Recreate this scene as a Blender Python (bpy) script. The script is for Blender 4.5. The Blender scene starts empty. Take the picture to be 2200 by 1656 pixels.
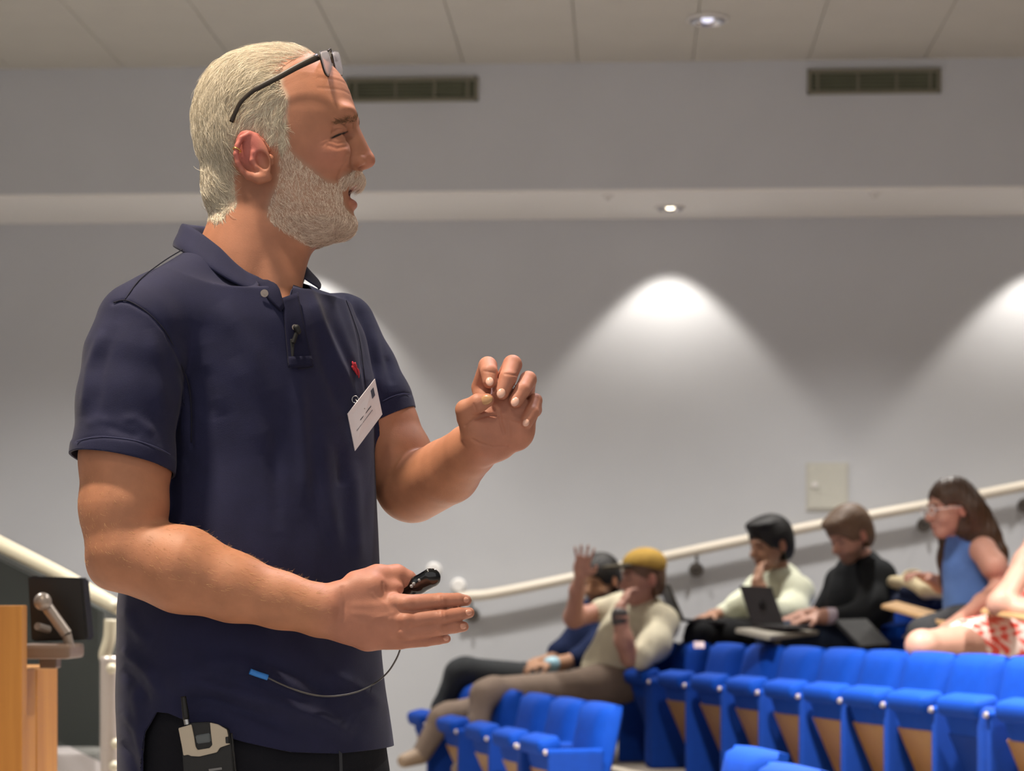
import bpy, bmesh, math, random
import numpy as np
from mathutils import Vector, Matrix

# ------------------------------------------------------------------ camera, world, light, exposure
SC = bpy.context.scene
COL = SC.collection
FPX = 5000.0            # focal length in pixels of the 2200 px wide frame
CZ = 1.10               # camera height above the floor (m)
HY, HX = 1300.0, 1100.0  # horizon row and middle column

cam = bpy.data.cameras.new('camera')
cam_o = bpy.data.objects.new('camera', cam)
COL.objects.link(cam_o)
cam_o.location = (0, 0, CZ)
cam_o.rotation_euler = (math.pi / 2, 0, 0)
cam.sensor_fit = 'HORIZONTAL'
cam.sensor_width = 36
cam.lens = 36 * FPX / 2200
cam.shift_y = (HY - 828) / 2200
cam.clip_start, cam.clip_end = 0.05, 200
cam.dof.use_dof = True
cam.dof.focus_distance = 2.86
cam.dof.aperture_fstop = 9.0
SC.camera = cam_o

SC.view_settings.view_transform = 'Standard'
SC.view_settings.look = 'None'
SC.view_settings.gamma = 1
SC.view_settings.use_curve_mapping = False
SC.view_settings.exposure = 1.42

world = bpy.data.worlds.new('world')
SC.world = world
world.use_nodes = True
bg = world.node_tree.nodes['Background']
bg.inputs[0].default_value = (1.0, 0.97, 0.95, 1)
bg.inputs[1].default_value = 0.26


def P(px, py, d):
    """world point seen at pixel (px, py) of the 2200 x 1656 frame, d metres in front of the camera"""
    return Vector(((px - HX) * d / FPX, d, CZ + (HY - py) * d / FPX))


def add_light(name, kind, loc, energy, color=(1, .9, .78), target=None, **kw):
    l = bpy.data.lights.new(name, kind)
    l.energy = energy
    l.color = color
    for k, v in kw.items():
        setattr(l, k, v)
    o = bpy.data.objects.new(name, l)
    COL.objects.link(o)
    o.location = loc
    if target is not None:
        o.rotation_euler = (Vector(target) - Vector(loc)).to_track_quat('-Z', 'Y').to_euler()
    return o


# the theatre's own ceiling spots over the stage (warm) and over the seats, plus unseen cool and front fill
add_light('stage_key_fill_light', 'SPOT', (-.95, 2.47, 3.9), 190, (1, .85, .67), (-.40, 2.88, 1.4), spot_size=math.radians(70), spot_blend=.6, shadow_soft_size=.10)
add_light('stage_key_fill_light', 'SPOT', (0.35, 3.9, 3.85), 70, (.93, .88, 1.0), (-.35, 2.95, 1.3), spot_size=math.radians(70), spot_blend=.6, shadow_soft_size=.10)  # cool spot added for the purple sheen on the shirt
add_light('stage_key_fill_light', 'SPOT', (-.6, 0.6, 3.85), 22, (1, .85, .68), (-.3, 2.8, 1.2), spot_size=math.radians(80), spot_blend=.6, shadow_soft_size=.15)  # unseen front fill for his camera-facing side
for _x, _y, _e in ((-2.5, 6.4, 420), (0.4, 7.6, 850), (3.4, 7.6, 600), (1.5, 5.2, 300), (-2.6, 11.75, 130), (-.4, 11.7, 148), (1.8, 11.65, 148), (4.0, 11.6, 148)):
    add_light('house_light', 'SPOT', (_x, _y, 3.98), _e, (1, .96, .91), (_x, _y, 0), spot_size=math.radians(104), spot_blend=.9, shadow_soft_size=.10)


# ------------------------------------------------------------------ naming and linking
def lin(r, g, b, a=1.0):
    def c(x):
        x /= 255.0
        return x / 12.92 if x <= .04045 else ((x + .055) / 1.055) ** 2.4
    return (c(r), c(g), c(b), a)


def tag(o, label=None, cat=None, group=None, kind=None):
    if label: o['label'] = label
    if cat: o['category'] = cat
    if group: o['group'] = group
    if kind: o['kind'] = kind
    return o


def link(name, data, parent=None, m=None):
    o = bpy.data.objects.new(name, data)
    COL.objects.link(o)
    if parent is not None:
        o.parent = parent
    if m is not None and hasattr(data, 'materials'):
        data.materials.clear()
        data.materials.append(m)
    return o


def empty(name, loc, label, cat, group=None, rz=0):
    o = bpy.data.objects.new(name, None)
    COL.objects.link(o)
    o.location = loc
    o.rotation_euler = (0, 0, rz)
    o.empty_display_size = .05
    return tag(o, label, cat, group)


def copy_tree(o, parent=None):
    c = o.copy()
    COL.objects.link(c)
    if parent is not None:
        c.parent = parent
    for ch in list(o.children):
        copy_tree(ch, c)
    return c


def local_to(root, pts):
    """world points -> the root's local frame (roots here are only moved and turned about z)"""
    rz = root.rotation_euler[2]
    p = np.asarray(pts, float) - np.array(root.location)
    c, s = math.cos(-rz), math.sin(-rz)
    return np.stack([p[:, 0] * c - p[:, 1] * s, p[:, 0] * s + p[:, 1] * c, p[:, 2]], 1)


# ------------------------------------------------------------------ materials
MATS = {}


def mat(name, rgb, rough=.6, metal=0., bump=0., bscale=200., spec=.5, var=0., vscale=30., sheen=0., trans=0., emit=0., sss=0., vcol=False, coat=0.):
    if name in MATS:
        return MATS[name]
    m = bpy.data.materials.new(name)
    m.use_nodes = True
    nt = m.node_tree
    b = nt.nodes['Principled BSDF']
    col = lin(*rgb) if len(rgb) == 3 else rgb
    b.inputs['Base Color'].default_value = col
    b.inputs['Roughness'].default_value = rough
    b.inputs['Metallic'].default_value = metal
    b.inputs['Specular IOR Level'].default_value = spec
    if sheen:
        b.inputs['Sheen Weight'].default_value = sheen
        b.inputs['Sheen Roughness'].default_value = .5
    if trans:
        b.inputs['Transmission Weight'].default_value = trans
    if coat:
        b.inputs['Coat Weight'].default_value = coat
    if sss:
        b.inputs['Subsurface Weight'].default_value = sss
        b.inputs['Subsurface Radius'].default_value = (.010, .004, .0022)
        b.inputs['Subsurface Scale'].default_value = 1.0
    if emit:
        b.inputs['Emission Color'].default_value = col
        b.inputs['Emission Strength'].default_value = emit
    tc = nt.nodes.new('ShaderNodeTexCoord')
    src = None
    if vcol:
        a = nt.nodes.new('ShaderNodeAttribute')
        a.attribute_name = 'tint'
        src = a.outputs['Color']
    if var:
        n = nt.nodes.new('ShaderNodeTexNoise')
        n.inputs['Scale'].default_value = vscale
        n.inputs['Detail'].default_value = 4
        nt.links.new(tc.outputs['Object'], n.inputs['Vector'])
        mr = nt.nodes.new('ShaderNodeMapRange')
        mr.inputs['From Min'].default_value = .3
        mr.inputs['From Max'].default_value = .7
        mr.inputs['To Min'].default_value = 1 - var
        mr.inputs['To Max'].default_value = 1 + var
        nt.links.new(n.outputs['Fac'], mr.inputs['Value'])
        mx = nt.nodes.new('ShaderNodeMix')
        mx.data_type = 'RGBA'
        mx.blend_type = 'MULTIPLY'
        mx.inputs['Factor'].default_value = 1
        if src is None:
            mx.inputs['A'].default_value = col
        else:
            nt.links.new(src, mx.inputs['A'])
        nt.links.new(mr.outputs['Result'], mx.inputs['B'])
        src = mx.outputs['Result']
    if src is not None:
        nt.links.new(src, b.inputs['Base Color'])
    if bump:
        n2 = nt.nodes.new('ShaderNodeTexNoise')
        n2.inputs['Scale'].default_value = bscale
        n2.inputs['Detail'].default_value = 3
        nt.links.new(tc.outputs['Object'], n2.inputs['Vector'])
        bp = nt.nodes.new('ShaderNodeBump')
        bp.inputs['Strength'].default_value = bump
        bp.inputs['Distance'].default_value = .002
        nt.links.new(n2.outputs['Fac'], bp.inputs['Height'])
        nt.links.new(bp.outputs['Normal'], b.inputs['Normal'])
    MATS[name] = m
    return m


# ------------------------------------------------------------------ mesh helpers
def np_mesh(name, v, f, smooth=True, tint=None):
    """numpy verts (n,3) and faces (m,k) -> mesh data"""
    v = np.asarray(v, np.float32)
    f = np.asarray(f, np.int32)
    me = bpy.data.meshes.new(name)
    k = f.shape[1]
    me.vertices.add(len(v))
    me.vertices.foreach_set('co', v.ravel())
    me.loops.add(f.size)
    me.loops.foreach_set('vertex_index', f.ravel())
    me.polygons.add(len(f))
    me.polygons.foreach_set('loop_start', np.arange(0, f.size, k, dtype=np.int32))
    me.polygons.foreach_set('loop_total', np.full(len(f), k, np.int32))
    me.update(calc_edges=True)
    if smooth:
        me.polygons.foreach_set('use_smooth', np.ones(len(f), bool))
    if tint is not None:
        a = me.attributes.new('tint', 'FLOAT_COLOR', 'POINT')
        t = np.ones((len(v), 4), np.float32)
        t[:, :3] = tint
        a.data.foreach_set('color', t.ravel())
    return me


def bm_mesh(name, bm, smooth=False, angle=None):
    me = bpy.data.meshes.new(name)
    bmesh.ops.recalc_face_normals(bm, faces=bm.faces)
    bm.to_mesh(me)
    bm.free()
    if smooth:
        me.polygons.foreach_set('use_smooth', np.ones(len(me.polygons), bool))
        if angle:
            me.set_sharp_from_angle(angle=math.radians(angle))
    return me


def add_box(bm, c, s, rot=None, bevel=0., seg=2):
    """box centre c, full sizes s, bevelled edges"""
    r = bmesh.ops.create_cube(bm, size=1)
    vs = r['verts']
    M = Matrix.Translation(Vector(c)) @ (rot.to_4x4() if rot is not None else Matrix()) @ Matrix.Diagonal((*s, 1))
    bmesh.ops.transform(bm, matrix=M, verts=vs)
    if bevel:
        es = list({e for v in vs for e in v.link_edges})
        bmesh.ops.bevel(bm, geom=es, offset=bevel, segments=seg, affect='EDGES', profile=.6)


def add_cyl(bm, a, b, r, r2=None, n=16, caps=True):
    a, b = Vector(a), Vector(b)
    d = b - a
    M = Matrix.Translation((a + b) / 2) @ d.to_track_quat('Z', 'Y').to_matrix().to_4x4()
    bmesh.ops.create_cone(bm, cap_ends=caps, segments=n, radius1=r, radius2=r if r2 is None else r2, depth=d.length, matrix=M)


def tube(pts, r, n=10, closed=False):
    """swept tube along points, radius scalar or list -> (verts, quads)"""
    p = np.asarray(pts, float)
    m = len(p)
    rr = np.full(m, r, float) if np.isscalar(r) else np.asarray(r, float)
    t = np.gradient(p, axis=0)
    if closed:
        t = np.roll(p, -1, 0) - np.roll(p, 1, 0)
    t /= np.linalg.norm(t, axis=1)[:, None] + 1e-12
    up = np.array([0., 0., 1.]) if abs(t[0][2]) < .9 else np.array([1., 0, 0])
    V = []
    x = None
    for i in range(m):
        if x is None:
            x = np.cross(up, t[i])
        x = x - t[i] * np.dot(x, t[i])
        x /= np.linalg.norm(x)
        y = np.cross(t[i], x)
        a = np.arange(n) * 2 * np.pi / n
        V.append(p[i] + rr[i] * (np.cos(a)[:, None] * x + np.sin(a)[:, None] * y))
    V = np.concatenate(V)
    Fq = []
    for i in range(m if closed else m - 1):
        j = (i + 1) % m
        for k in range(n):
            k2 = (k + 1) % n
            Fq.append((i * n + k, i * n + k2, j * n + k2, j * n + k))
    if not closed:
        c0, c1 = len(V), len(V) + 1
        V = np.concatenate([V, p[:1], p[-1:]])
        for k in range(n):
            k2 = (k + 1) % n
            Fq.append((c0, k2, k, c0))
            Fq.append((c1, (m - 1) * n + k, (m - 1) * n + k2, c1))
    return V, Fq


def tube_mesh(name, pts, r, n=10, closed=False):
    V, Fq = tube(pts, r, n, closed)
    me = bpy.data.meshes.new(name)
    me.from_pydata([tuple(v) for v in V], [], [tuple(dict.fromkeys(q)) for q in Fq])
    me.polygons.foreach_set('use_smooth', np.ones(len(me.polygons), bool))
    return me


def spline(pts, n=40):
    """Catmull-Rom resample of a short point list"""
    p = np.asarray(pts, float)
    m = len(p)
    q = np.vstack([2 * p[0] - p[1], p, 2 * p[-1] - p[-2]])
    out = []
    for t in np.linspace(0, m - 1 - 1e-9, n):
        i = int(t)
        f = t - i
        a, b, c, d = q[i], q[i + 1], q[i + 2], q[i + 3]
        out.append(.5 * ((2 * b) + (c - a) * f + (2 * a - 5 * b + 4 * c - d) * f * f + (3 * b - 3 * c + d - a) * f ** 3))
    return np.array(out)


# ------------------------------------------------------------------ implicit surfaces -> meshes
def _len(x, y, z):
    return np.sqrt(x * x + y * y + z * z)


class Solid:
    """an ordered list of smooth unions / subtractions of rounded shapes, meshed with surface nets"""
    def __init__(self):
        self.ops = []

    def add(self, f, c, R, k=0., op='u'):
        self.ops.append((op, f, np.asarray(c, float), float(R), float(k)))
        return self

    def cone(self, a, b, ra, rb, k=0., op='u', flat=None):
        a, b = np.asarray(a, float)[:3], np.asarray(b, float)[:3]
        ba = b - a
        l2 = float(ba @ ba) + 1e-9
        if flat is not None:
            n, s = np.asarray(flat[0], float), flat[1]
            n = n / np.linalg.norm(n)

        def f(x, y, z):
            X, Y, Z = x - a[0], y - a[1], z - a[2]
            h = np.clip((X * ba[0] + Y * ba[1] + Z * ba[2]) / l2, 0, 1)
            X, Y, Z = X - h * ba[0], Y - h * ba[1], Z - h * ba[2]
            if flat is not None:
                e = (X * n[0] + Y * n[1] + Z * n[2]) * (1 / s - 1)
                X, Y, Z = X + e * n[0], Y + e * n[1], Z + e * n[2]
            return _len(X, Y, Z) - (ra + (rb - ra) * h)
        return self.add(f, (a + b) / 2, math.sqrt(l2) / 2 + max(ra, rb), k, op)

    def chain(self, pts, k=0., op='u', flat=None):
        for p, q in zip(pts[:-1], pts[1:]):
            self.cone(p[:3], q[:3], p[3], q[3], k, op, flat)
        return self

    def ball(self, c, r, k=0., op='u', rot=None):
        """ellipsoid, r a number or three; rot: matrix whose rows are the ellipsoid's axes"""
        c = np.asarray(c, float)
        r = np.full(3, r, float) if np.isscalar(r) else np.asarray(r, float)
        A = None if rot is None else np.asarray(rot, float)

        def f(x, y, z):
            X, Y, Z = x - c[0], y - c[1], z - c[2]
            if A is not None:
                X, Y, Z = (A[0, 0] * X + A[0, 1] * Y + A[0, 2] * Z, A[1, 0] * X + A[1, 1] * Y + A[1, 2] * Z, A[2, 0] * X + A[2, 1] * Y + A[2, 2] * Z)
            X, Y, Z = X / r[0], Y / r[1], Z / r[2]
            k0 = _len(X, Y, Z)
            k1 = _len(X / r[0], Y / r[1], Z / r[2]) + 1e-9
            return k0 * (k0 - 1) / k1
        return self.add(f, c, r.max(), k, op)

    def eval(self, ops, x, y, z):
        d = np.full(np.shape(x), 1e3, np.float32)
        for op, f, c, R, k in ops:
            e = f(x, y, z)
            if op == 'u':
                if k > 0:
                    h = np.clip(.5 + .5 * (d - e) / k, 0, 1)
                    d = d + (e - d) * h - k * h * (1 - h)
                else:
                    d = np.minimum(d, e)
            else:
                if k > 0:
                    h = np.clip(.5 - .5 * (d + e) / k, 0, 1)
                    d = d + (-e - d) * h + k * h * (1 - h)
                else:
                    d = np.maximum(d, -e)
        return d

    def mesh(self, h, B=16):
        lo = np.min([c - R for o, f, c, R, k in self.ops if o == 'u'], 0) - 4 * h
        hi = np.max([c + R for o, f, c, R, k in self.ops if o == 'u'], 0) + 4 * h
        nb = np.ceil((hi - lo) / (h * B)).astype(int)
        N = nb * B + 3
        cs = np.array([c for o, f, c, R, k in self.ops])
        Rs = np.array([R + k for o, f, c, R, k in self.ops])
        rad = h * B * .87 + 2 * h
        VK, VP, QK = [], [], []
        g = np.arange(B + 1)
        gi, gj, gk = np.meshgrid(g, g, g, indexing='ij')
        edges = [((0, 0, 0), (1, 0, 0)), ((0, 1, 0), (1, 1, 0)), ((0, 0, 1), (1, 0, 1)), ((0, 1, 1), (1, 1, 1)),
                 ((0, 0, 0), (0, 1, 0)), ((1, 0, 0), (1, 1, 0)), ((0, 0, 1), (0, 1, 1)), ((1, 0, 1), (1, 1, 1)),
                 ((0, 0, 0), (0, 0, 1)), ((1, 0, 0), (1, 0, 1)), ((0, 1, 0), (0, 1, 1)), ((1, 1, 0), (1, 1, 1))]

        def key(i, j, k):
            return (i + 1) + (j + 1) * N[0] + (k + 1) * N[0] * N[1]
        for b in np.ndindex(*nb):
            b = np.array(b)
            o = lo + b * B * h
            c = o + h * B / 2
            near = np.linalg.norm(cs - c, axis=1) - Rs < rad
            if not near.any():
                continue
            act = [p for p, n in zip(self.ops, near) if n]
            if not any(p[0] == 'u' for p in act):
                continue
            v = float(self.eval(act, *[np.array([t]) for t in c])[0])
            if abs(v) > rad * 2.6:
                continue
            f = self.eval(act, (o[0] + gi * h).ravel(), (o[1] + gj * h).ravel(), (o[2] + gk * h).ravel()).reshape(gi.shape)
            s = f < 0
            if s.all() or not s.any():
                continue
            n8 = np.zeros((B, B, B), int)
            for d in np.ndindex(2, 2, 2):
                n8 += s[d[0]:B + d[0], d[1]:B + d[1], d[2]:B + d[2]]
            I, J, K = np.nonzero((n8 > 0) & (n8 < 8))
            acc = np.zeros((len(I), 3))
            cnt = np.zeros(len(I))
            for p, q in edges:
                fa = f[I + p[0], J + p[1], K + p[2]]
                fb = f[I + q[0], J + q[1], K + q[2]]
                m = (fa < 0) != (fb < 0)
                t = np.where(m, fa / np.where(m, fa - fb, 1), 0)[:, None]
                acc += np.where(m[:, None], np.array(p) + t * (np.array(q) - np.array(p)), 0)
                cnt += m
            VP.append(o + (np.stack([I, J, K], 1) + acc / np.maximum(cnt, 1)[:, None]) * h)
            G = b * B
            VK.append(key(I + G[0], J + G[1], K + G[2]))
            for ax in range(3):
                sl = s[:-1, :-1, :-1]
                sh = [s[1:, :-1, :-1], s[:-1, 1:, :-1], s[:-1, :-1, 1:]][ax]
                I, J, K = np.nonzero(sl != sh)
                if not len(I):
                    continue
                inside = sl[I, J, K]
                i, j, k = I + G[0], J + G[1], K + G[2]
                if ax == 0:
                    q = [key(i, j - 1, k - 1), key(i, j, k - 1), key(i, j, k), key(i, j - 1, k)]
                elif ax == 1:
                    q = [key(i - 1, j, k - 1), key(i - 1, j, k), key(i, j, k), key(i, j, k - 1)]
                else:
                    q = [key(i - 1, j - 1, k), key(i, j - 1, k), key(i, j, k), key(i - 1, j, k)]
                q = np.stack(q, 1)
                q[~inside] = q[~inside][:, ::-1]
                QK.append(q)
        VK, VP, QK = np.concatenate(VK), np.concatenate(VP), np.concatenate(QK)
        od = np.argsort(VK)
        VK, VP = VK[od], VP[od]
        ix = np.clip(np.searchsorted(VK, QK), 0, len(VK) - 1)
        ok = (VK[ix] == QK).all(1)
        return VP, ix[ok]


def normals(v, f):
    a, b, c, d = v[f[:, 0]], v[f[:, 1]], v[f[:, 2]], v[f[:, 3]]
    n = np.cross(c - a, d - b)
    out = np.zeros_like(v)
    for i in range(4):
        for ax in range(3):
            out[:, ax] += np.bincount(f[:, i], n[:, ax], len(v))
    return out / (np.linalg.norm(out, axis=1)[:, None] + 1e-12)


def smooth_mesh(v, f, it=2, lam=.5):
    e = np.concatenate([f[:, [0, 1]], f[:, [1, 2]], f[:, [2, 3]], f[:, [3, 0]]])
    e = np.concatenate([e, e[:, ::-1]])
    cnt = np.maximum(np.bincount(e[:, 0], minlength=len(v)), 1)[:, None]
    for _ in range(it):
        m = np.stack([np.bincount(e[:, 0], v[e[:, 1], ax], len(v)) for ax in range(3)], 1) / cnt
        v = v + lam * (m - v)
    return v


def shell(v, f, n, th):
    """open surface -> thin closed cloth, offset inwards by th, rims stitched"""
    m = len(v)
    e = np.concatenate([f[:, [0, 1]], f[:, [1, 2]], f[:, [2, 3]], f[:, [3, 0]]])
    kf = e[:, 0].astype(np.int64) * m + e[:, 1]
    kb = e[:, 1].astype(np.int64) * m + e[:, 0]
    b = e[~np.isin(kf, kb)]
    side = np.stack([b[:, 1], b[:, 0], b[:, 0] + m, b[:, 1] + m], 1)
    return np.concatenate([v, v - n * th]), np.concatenate([f, f[:, ::-1] + m, side])


def cut(v, f, g, extra=None):
    """keep the side of the open surface where g(v) < 0, with a clean rim; g returns (value, gradient)"""
    val, grad = g(v)
    pos = val > 0
    keep = ~pos[f].all(1)
    f = f[keep]
    rim = np.zeros(len(v), bool)
    rim[f.ravel()] = True
    rim &= pos
    v = v.copy()
    mv = grad[rim] * (val[rim] / ((grad[rim] ** 2).sum(1) + 1e-9))[:, None]
    ln = np.linalg.norm(mv, axis=1)[:, None] + 1e-12
    v[rim] -= mv * np.minimum(1, 7. / ln)
    used = np.zeros(len(v), bool)
    used[f.ravel()] = True
    remap = np.cumsum(used) - 1
    if extra is not None:
        return v[used], remap[f], extra[used]
    return v[used], remap[f]


def poly_dist(px, py, pts, width):
    """distance from points to a polyline and position along it"""
    best = np.full(len(px), 1e9)
    along = np.zeros(len(px))
    pts = np.asarray(pts, float)
    L = 0
    tot = np.linalg.norm(np.diff(pts, axis=0), axis=1).sum()
    for a, b in zip(pts[:-1], pts[1:]):
        d = b - a
        l = np.linalg.norm(d)
        t = np.clip(((px - a[0]) * d[0] + (py - a[1]) * d[1]) / (l * l), 0, 1)
        e = np.hypot(px - a[0] - t * d[0], py - a[1] - t * d[1])
        m = e < best
        best[m] = e[m]
        along[m] = (L + t[m] * l) / tot
        L += l
    return best, along


def in_poly(px, py, poly):
    c = np.zeros(len(px), bool)
    n = len(poly)
    for i in range(n):
        x0, y0 = poly[i]
        x1, y1 = poly[(i + 1) % n]
        m = ((y0 > py) != (y1 > py)) & (px < (x1 - x0) * (py - y0) / (y1 - y0 + 1e-12) + x0)
        c ^= m
    return c
# ------------------------------------------------------------------ the lecture theatre: walls, ceiling, floor
def structure(name, me, m, parent=None):
    o = link(name, me, parent, m)
    if parent is None:
        o['kind'] = 'structure'
    return o


WA, WB = P(0, HY, 12.75), P(2200, HY, 12.48)
WT = Vector((WB.x - WA.x, WB.y - WA.y, 0)).normalized()
WN = Vector((-WT.y, WT.x, 0))           # away from the camera, into the wall
WRZ = math.atan2(WT.y, WT.x)
WM = Matrix.Rotation(WRZ, 3, 'Z')
CEIL, SOFF, LOW = 4.035, 3.345, .88


def wl(s, o, z):
    """along the side wall, into it, up"""
    return Vector((WA.x, WA.y, 0)) + WT * s + WN * o + Vector((0, 0, z))


def on_wall(px, py, o=0.):
    """where the line of sight through a pixel meets the wall plane that lies o behind the bulkhead's face"""
    r = P(px, py, 1.0) - Vector((0, 0, CZ))
    p0 = wl(0, o, 0)
    t = (p0 - Vector((0, 0, CZ))).dot(WN) / r.dot(WN)
    return Vector((0, 0, CZ)) + r * t


def wall_box(bm, s0, s1, o0, o1, z0, z1, bevel=0.):
    add_box(bm, wl((s0 + s1) / 2, (o0 + o1) / 2, (z0 + z1) / 2), (s1 - s0, o1 - o0, z1 - z0), WM, bevel)


M_WALL = mat('wall_paint', (198, 200, 204), rough=.85, spec=.2, bump=.06, bscale=60, var=.02, vscale=2)
M_CEIL = mat('ceiling_paint', (196, 193, 184), rough=.9, spec=.2, bump=.05, bscale=80, var=.02, vscale=3)
bm = bmesh.new()
wall_box(bm, -5, 12, LOW, LOW + .2, -.2, CEIL + .06)
structure('wall_back', bm_mesh('wall_back', bm), M_WALL)
bm = bmesh.new()
wall_box(bm, -5, 12, 0, LOW, SOFF, CEIL + .06, .012)
structure('wall_upper', bm_mesh('wall_upper', bm), M_WALL)
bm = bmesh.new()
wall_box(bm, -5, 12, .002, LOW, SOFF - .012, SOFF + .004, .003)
structure('ceiling_soffit', bm_mesh('ceiling_soffit', bm), mat('soffit_bounce_white', (240, 238, 234), rough=.8))  # added board; whiter colour stands for light bounced off the lower wall
bm = bmesh.new()
add_box(bm, (.6, 6.4, CEIL + .139), (13, 17, .2))
ceiling = structure('ceiling', bm_mesh('ceiling', bm), M_CEIL)
# ceiling boards over the part in view, with open joints between them
TRZ = -.05
TM = Matrix.Rotation(TRZ, 3, 'Z')
tb = bmesh.new()
add_box(tb, (0, 0, .02), (.6165, .6165, .04), None, .003, 1)
tme = bm_mesh('ceiling_tile', tb)
t0 = P(416, 16, 2.935 * 5000 / 1284)
for i in range(-6, 9):
    for j in range(-3, 4):
        o = link('ceiling_tile', tme, ceiling, M_CEIL)
        p = Vector((t0.x, t0.y, 0)) + TM @ Vector(((i + .5) * .62, (j + .5) * .62, 0))
        o.location = (p.x, p.y, CEIL)
        o.rotation_euler = (0, 0, TRZ)
bm = bmesh.new()
add_box(bm, (.6, 7.2, -.1), (14, 17, .2))
structure('floor', bm_mesh('floor', bm), mat('floor_vinyl', (182, 175, 168), rough=.5, var=.06, vscale=8))
# far side of the room, never in view, closes it for the light
bm = bmesh.new()
add_box(bm, (-5.9, 6.4, 2), (.2, 17, 4.4))
structure('wall_left', bm_mesh('wall_left', bm), M_WALL)
bm = bmesh.new()
add_box(bm, (7.2, 6.4, 2), (.2, 17, 4.4))
structure('wall_right', bm_mesh('wall_right', bm), M_WALL)

# rows of seats: lines (X, Y) of the arm fronts, far end first
def row_pt(x0, slope, px, yref):
    d = (x0 + slope * yref) / ((px - HX) / FPX + slope)
    return Vector(((px - HX) * d / FPX, d, 0))


ROWDIR = Vector((.266, -.964, 0)).normalized()      # towards the camera
FACE = Vector((-.964, -.266, 0)).normalized()       # where the seats look
RISE = .22
R1X, R2X, R3X, R4X = (-.60, 12.1), (.53, 11.55), (1.49, 11.81), (2.45, 12.07)
M_STEP = mat('step_carpet', (118, 108, 98), rough=.95, var=.1, vscale=40, bump=.3, bscale=300)
M_NOSE = mat('step_nosing', (178, 168, 152), rough=.6)
for k, (x0, y0) in enumerate((R1X, R2X, R3X)):
    z = .10 + RISE * k
    a = Vector((x0, y0, 0)) - ROWDIR * 1.0 + FACE * .22
    b = a + ROWDIR * 9.5
    c = (a + b) / 2 - FACE * 2.0
    M3 = Matrix.Rotation(math.atan2(ROWDIR.y, ROWDIR.x), 3, 'Z')
    bm = bmesh.new()
    add_box(bm, (c.x, c.y, z / 2 - .02 * (k == 0)), ((b - a).length, 4.0, z), M3)
    structure('floor_step', bm_mesh('floor_step', bm), M_STEP)
    bm = bmesh.new()
    c = (a + b) / 2 - FACE * .03
    add_box(bm, (c.x, c.y, z + .006), ((b - a).length, .07, .014), M3, .003)
    structure('trim_%d' % (k + 1), bm_mesh('trim', bm), M_NOSE)


# ------------------------------------------------------------------ lights set into ceiling and soffit, vents, panel, rail
M_WHITE = mat('white_enamel', (225, 222, 218), rough=.4)
M_CHROME = mat('reflector', (225, 225, 232), rough=.12, metal=1)
M_LAMP = mat('lamp_glow', (255, 236, 205), emit=3.0)
M_LAMP2 = mat('lamp_dim', (215, 215, 235), emit=.5)


def downlight(name, c, r, label, lampm, group=None):
    t = empty(name, tuple(c), label, 'light', group)
    bm = bmesh.new()
    ring = []
    for rr, z in ((r, .004), (r, -.006), (r * .92, -.012), (r * .84, -.006), (r * .84, .01)):
        ring.append([bm.verts.new((rr * math.cos(a), rr * math.sin(a), z)) for a in np.linspace(0, 2 * np.pi, 32, endpoint=False)])
    for i in range(len(ring) - 1):
        for k in range(32):
            bm.faces.new((ring[i][k], ring[i][(k + 1) % 32], ring[i + 1][(k + 1) % 32], ring[i + 1][k]))
    link('trim_ring', bm_mesh('trim_ring', bm, True, 40), t, M_WHITE)
    bm = bmesh.new()
    ring = []
    for rr, z in ((r * .84, -.004), (r * .7, .012), (r * .45, .024), (.001, .028)):
        ring.append([bm.verts.new((rr * math.cos(a), rr * math.sin(a), z - .012)) for a in np.linspace(0, 2 * np.pi, 32, endpoint=False)])
    for i in range(len(ring) - 1):
        for k in range(32):
            bm.faces.new((ring[i][k], ring[i][(k + 1) % 32], ring[i + 1][(k + 1) % 32], ring[i + 1][k]))
    link('reflector', bm_mesh('reflector', bm, True), t, M_CHROME)
    bm = bmesh.new()
    bmesh.ops.create_uvsphere(bm, u_segments=16, v_segments=8, radius=r * .3, matrix=Matrix.Translation((0, 0, -.002)) @ Matrix.Diagonal((1, 1, .5, 1)))
    link('lamp', bm_mesh('lamp', bm, True), t, lampm)
    return t


downlight('ceiling_downlight', P(1520, 40, 2.93 * 5000 / 1260) - Vector((0, 0, .002)), .105, 'round recessed downlight with chrome reflector in the ceiling boards', M_LAMP2)
for px, lab, e in ((640, 'recessed soffit spot over the wall behind the bearded man\'s head', 1), (1440, 'recessed soffit spot above the bright pool of light at the middle of the wall', 1), (2262, 'recessed soffit spot above the bright pool at the right edge of the wall', 1)):
    c = on_wall(px, 432, .47)
    c.z = SOFF - .013
    downlight('soffit_downlight', c, .085, lab, M_LAMP, 'spots in the soffit')
    add_light('wall_wash_light', 'SPOT', c - Vector((0, 0, .03)) + WN * .1, 18 * e, (1, .93, .84), c + WN * .16 - Vector((0, 0, 1)), spot_size=math.radians(86), spot_blend=.35, shadow_soft_size=.035)
for px, py in ((1306, 411), (1880, 400)):
    c = on_wall(px, py, .08)
    c.z = SOFF - .012
    bm = bmesh.new()
    add_cyl(bm, (0, 0, 0), (0, 0, -.012), .035, .03, 20)
    add_cyl(bm, (0, 0, -.012), (0, 0, -.03), .012, .018, 12)
    o = link('sprinkler_head', bm_mesh('sprinkler_head', bm, True, 40), None, M_WHITE)
    o.location = c
    tag(o, 'small white sprinkler head under the soffit edge, %s of the middle spot' % ('left' if px < 1500 else 'right'), 'sprinkler')

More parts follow.
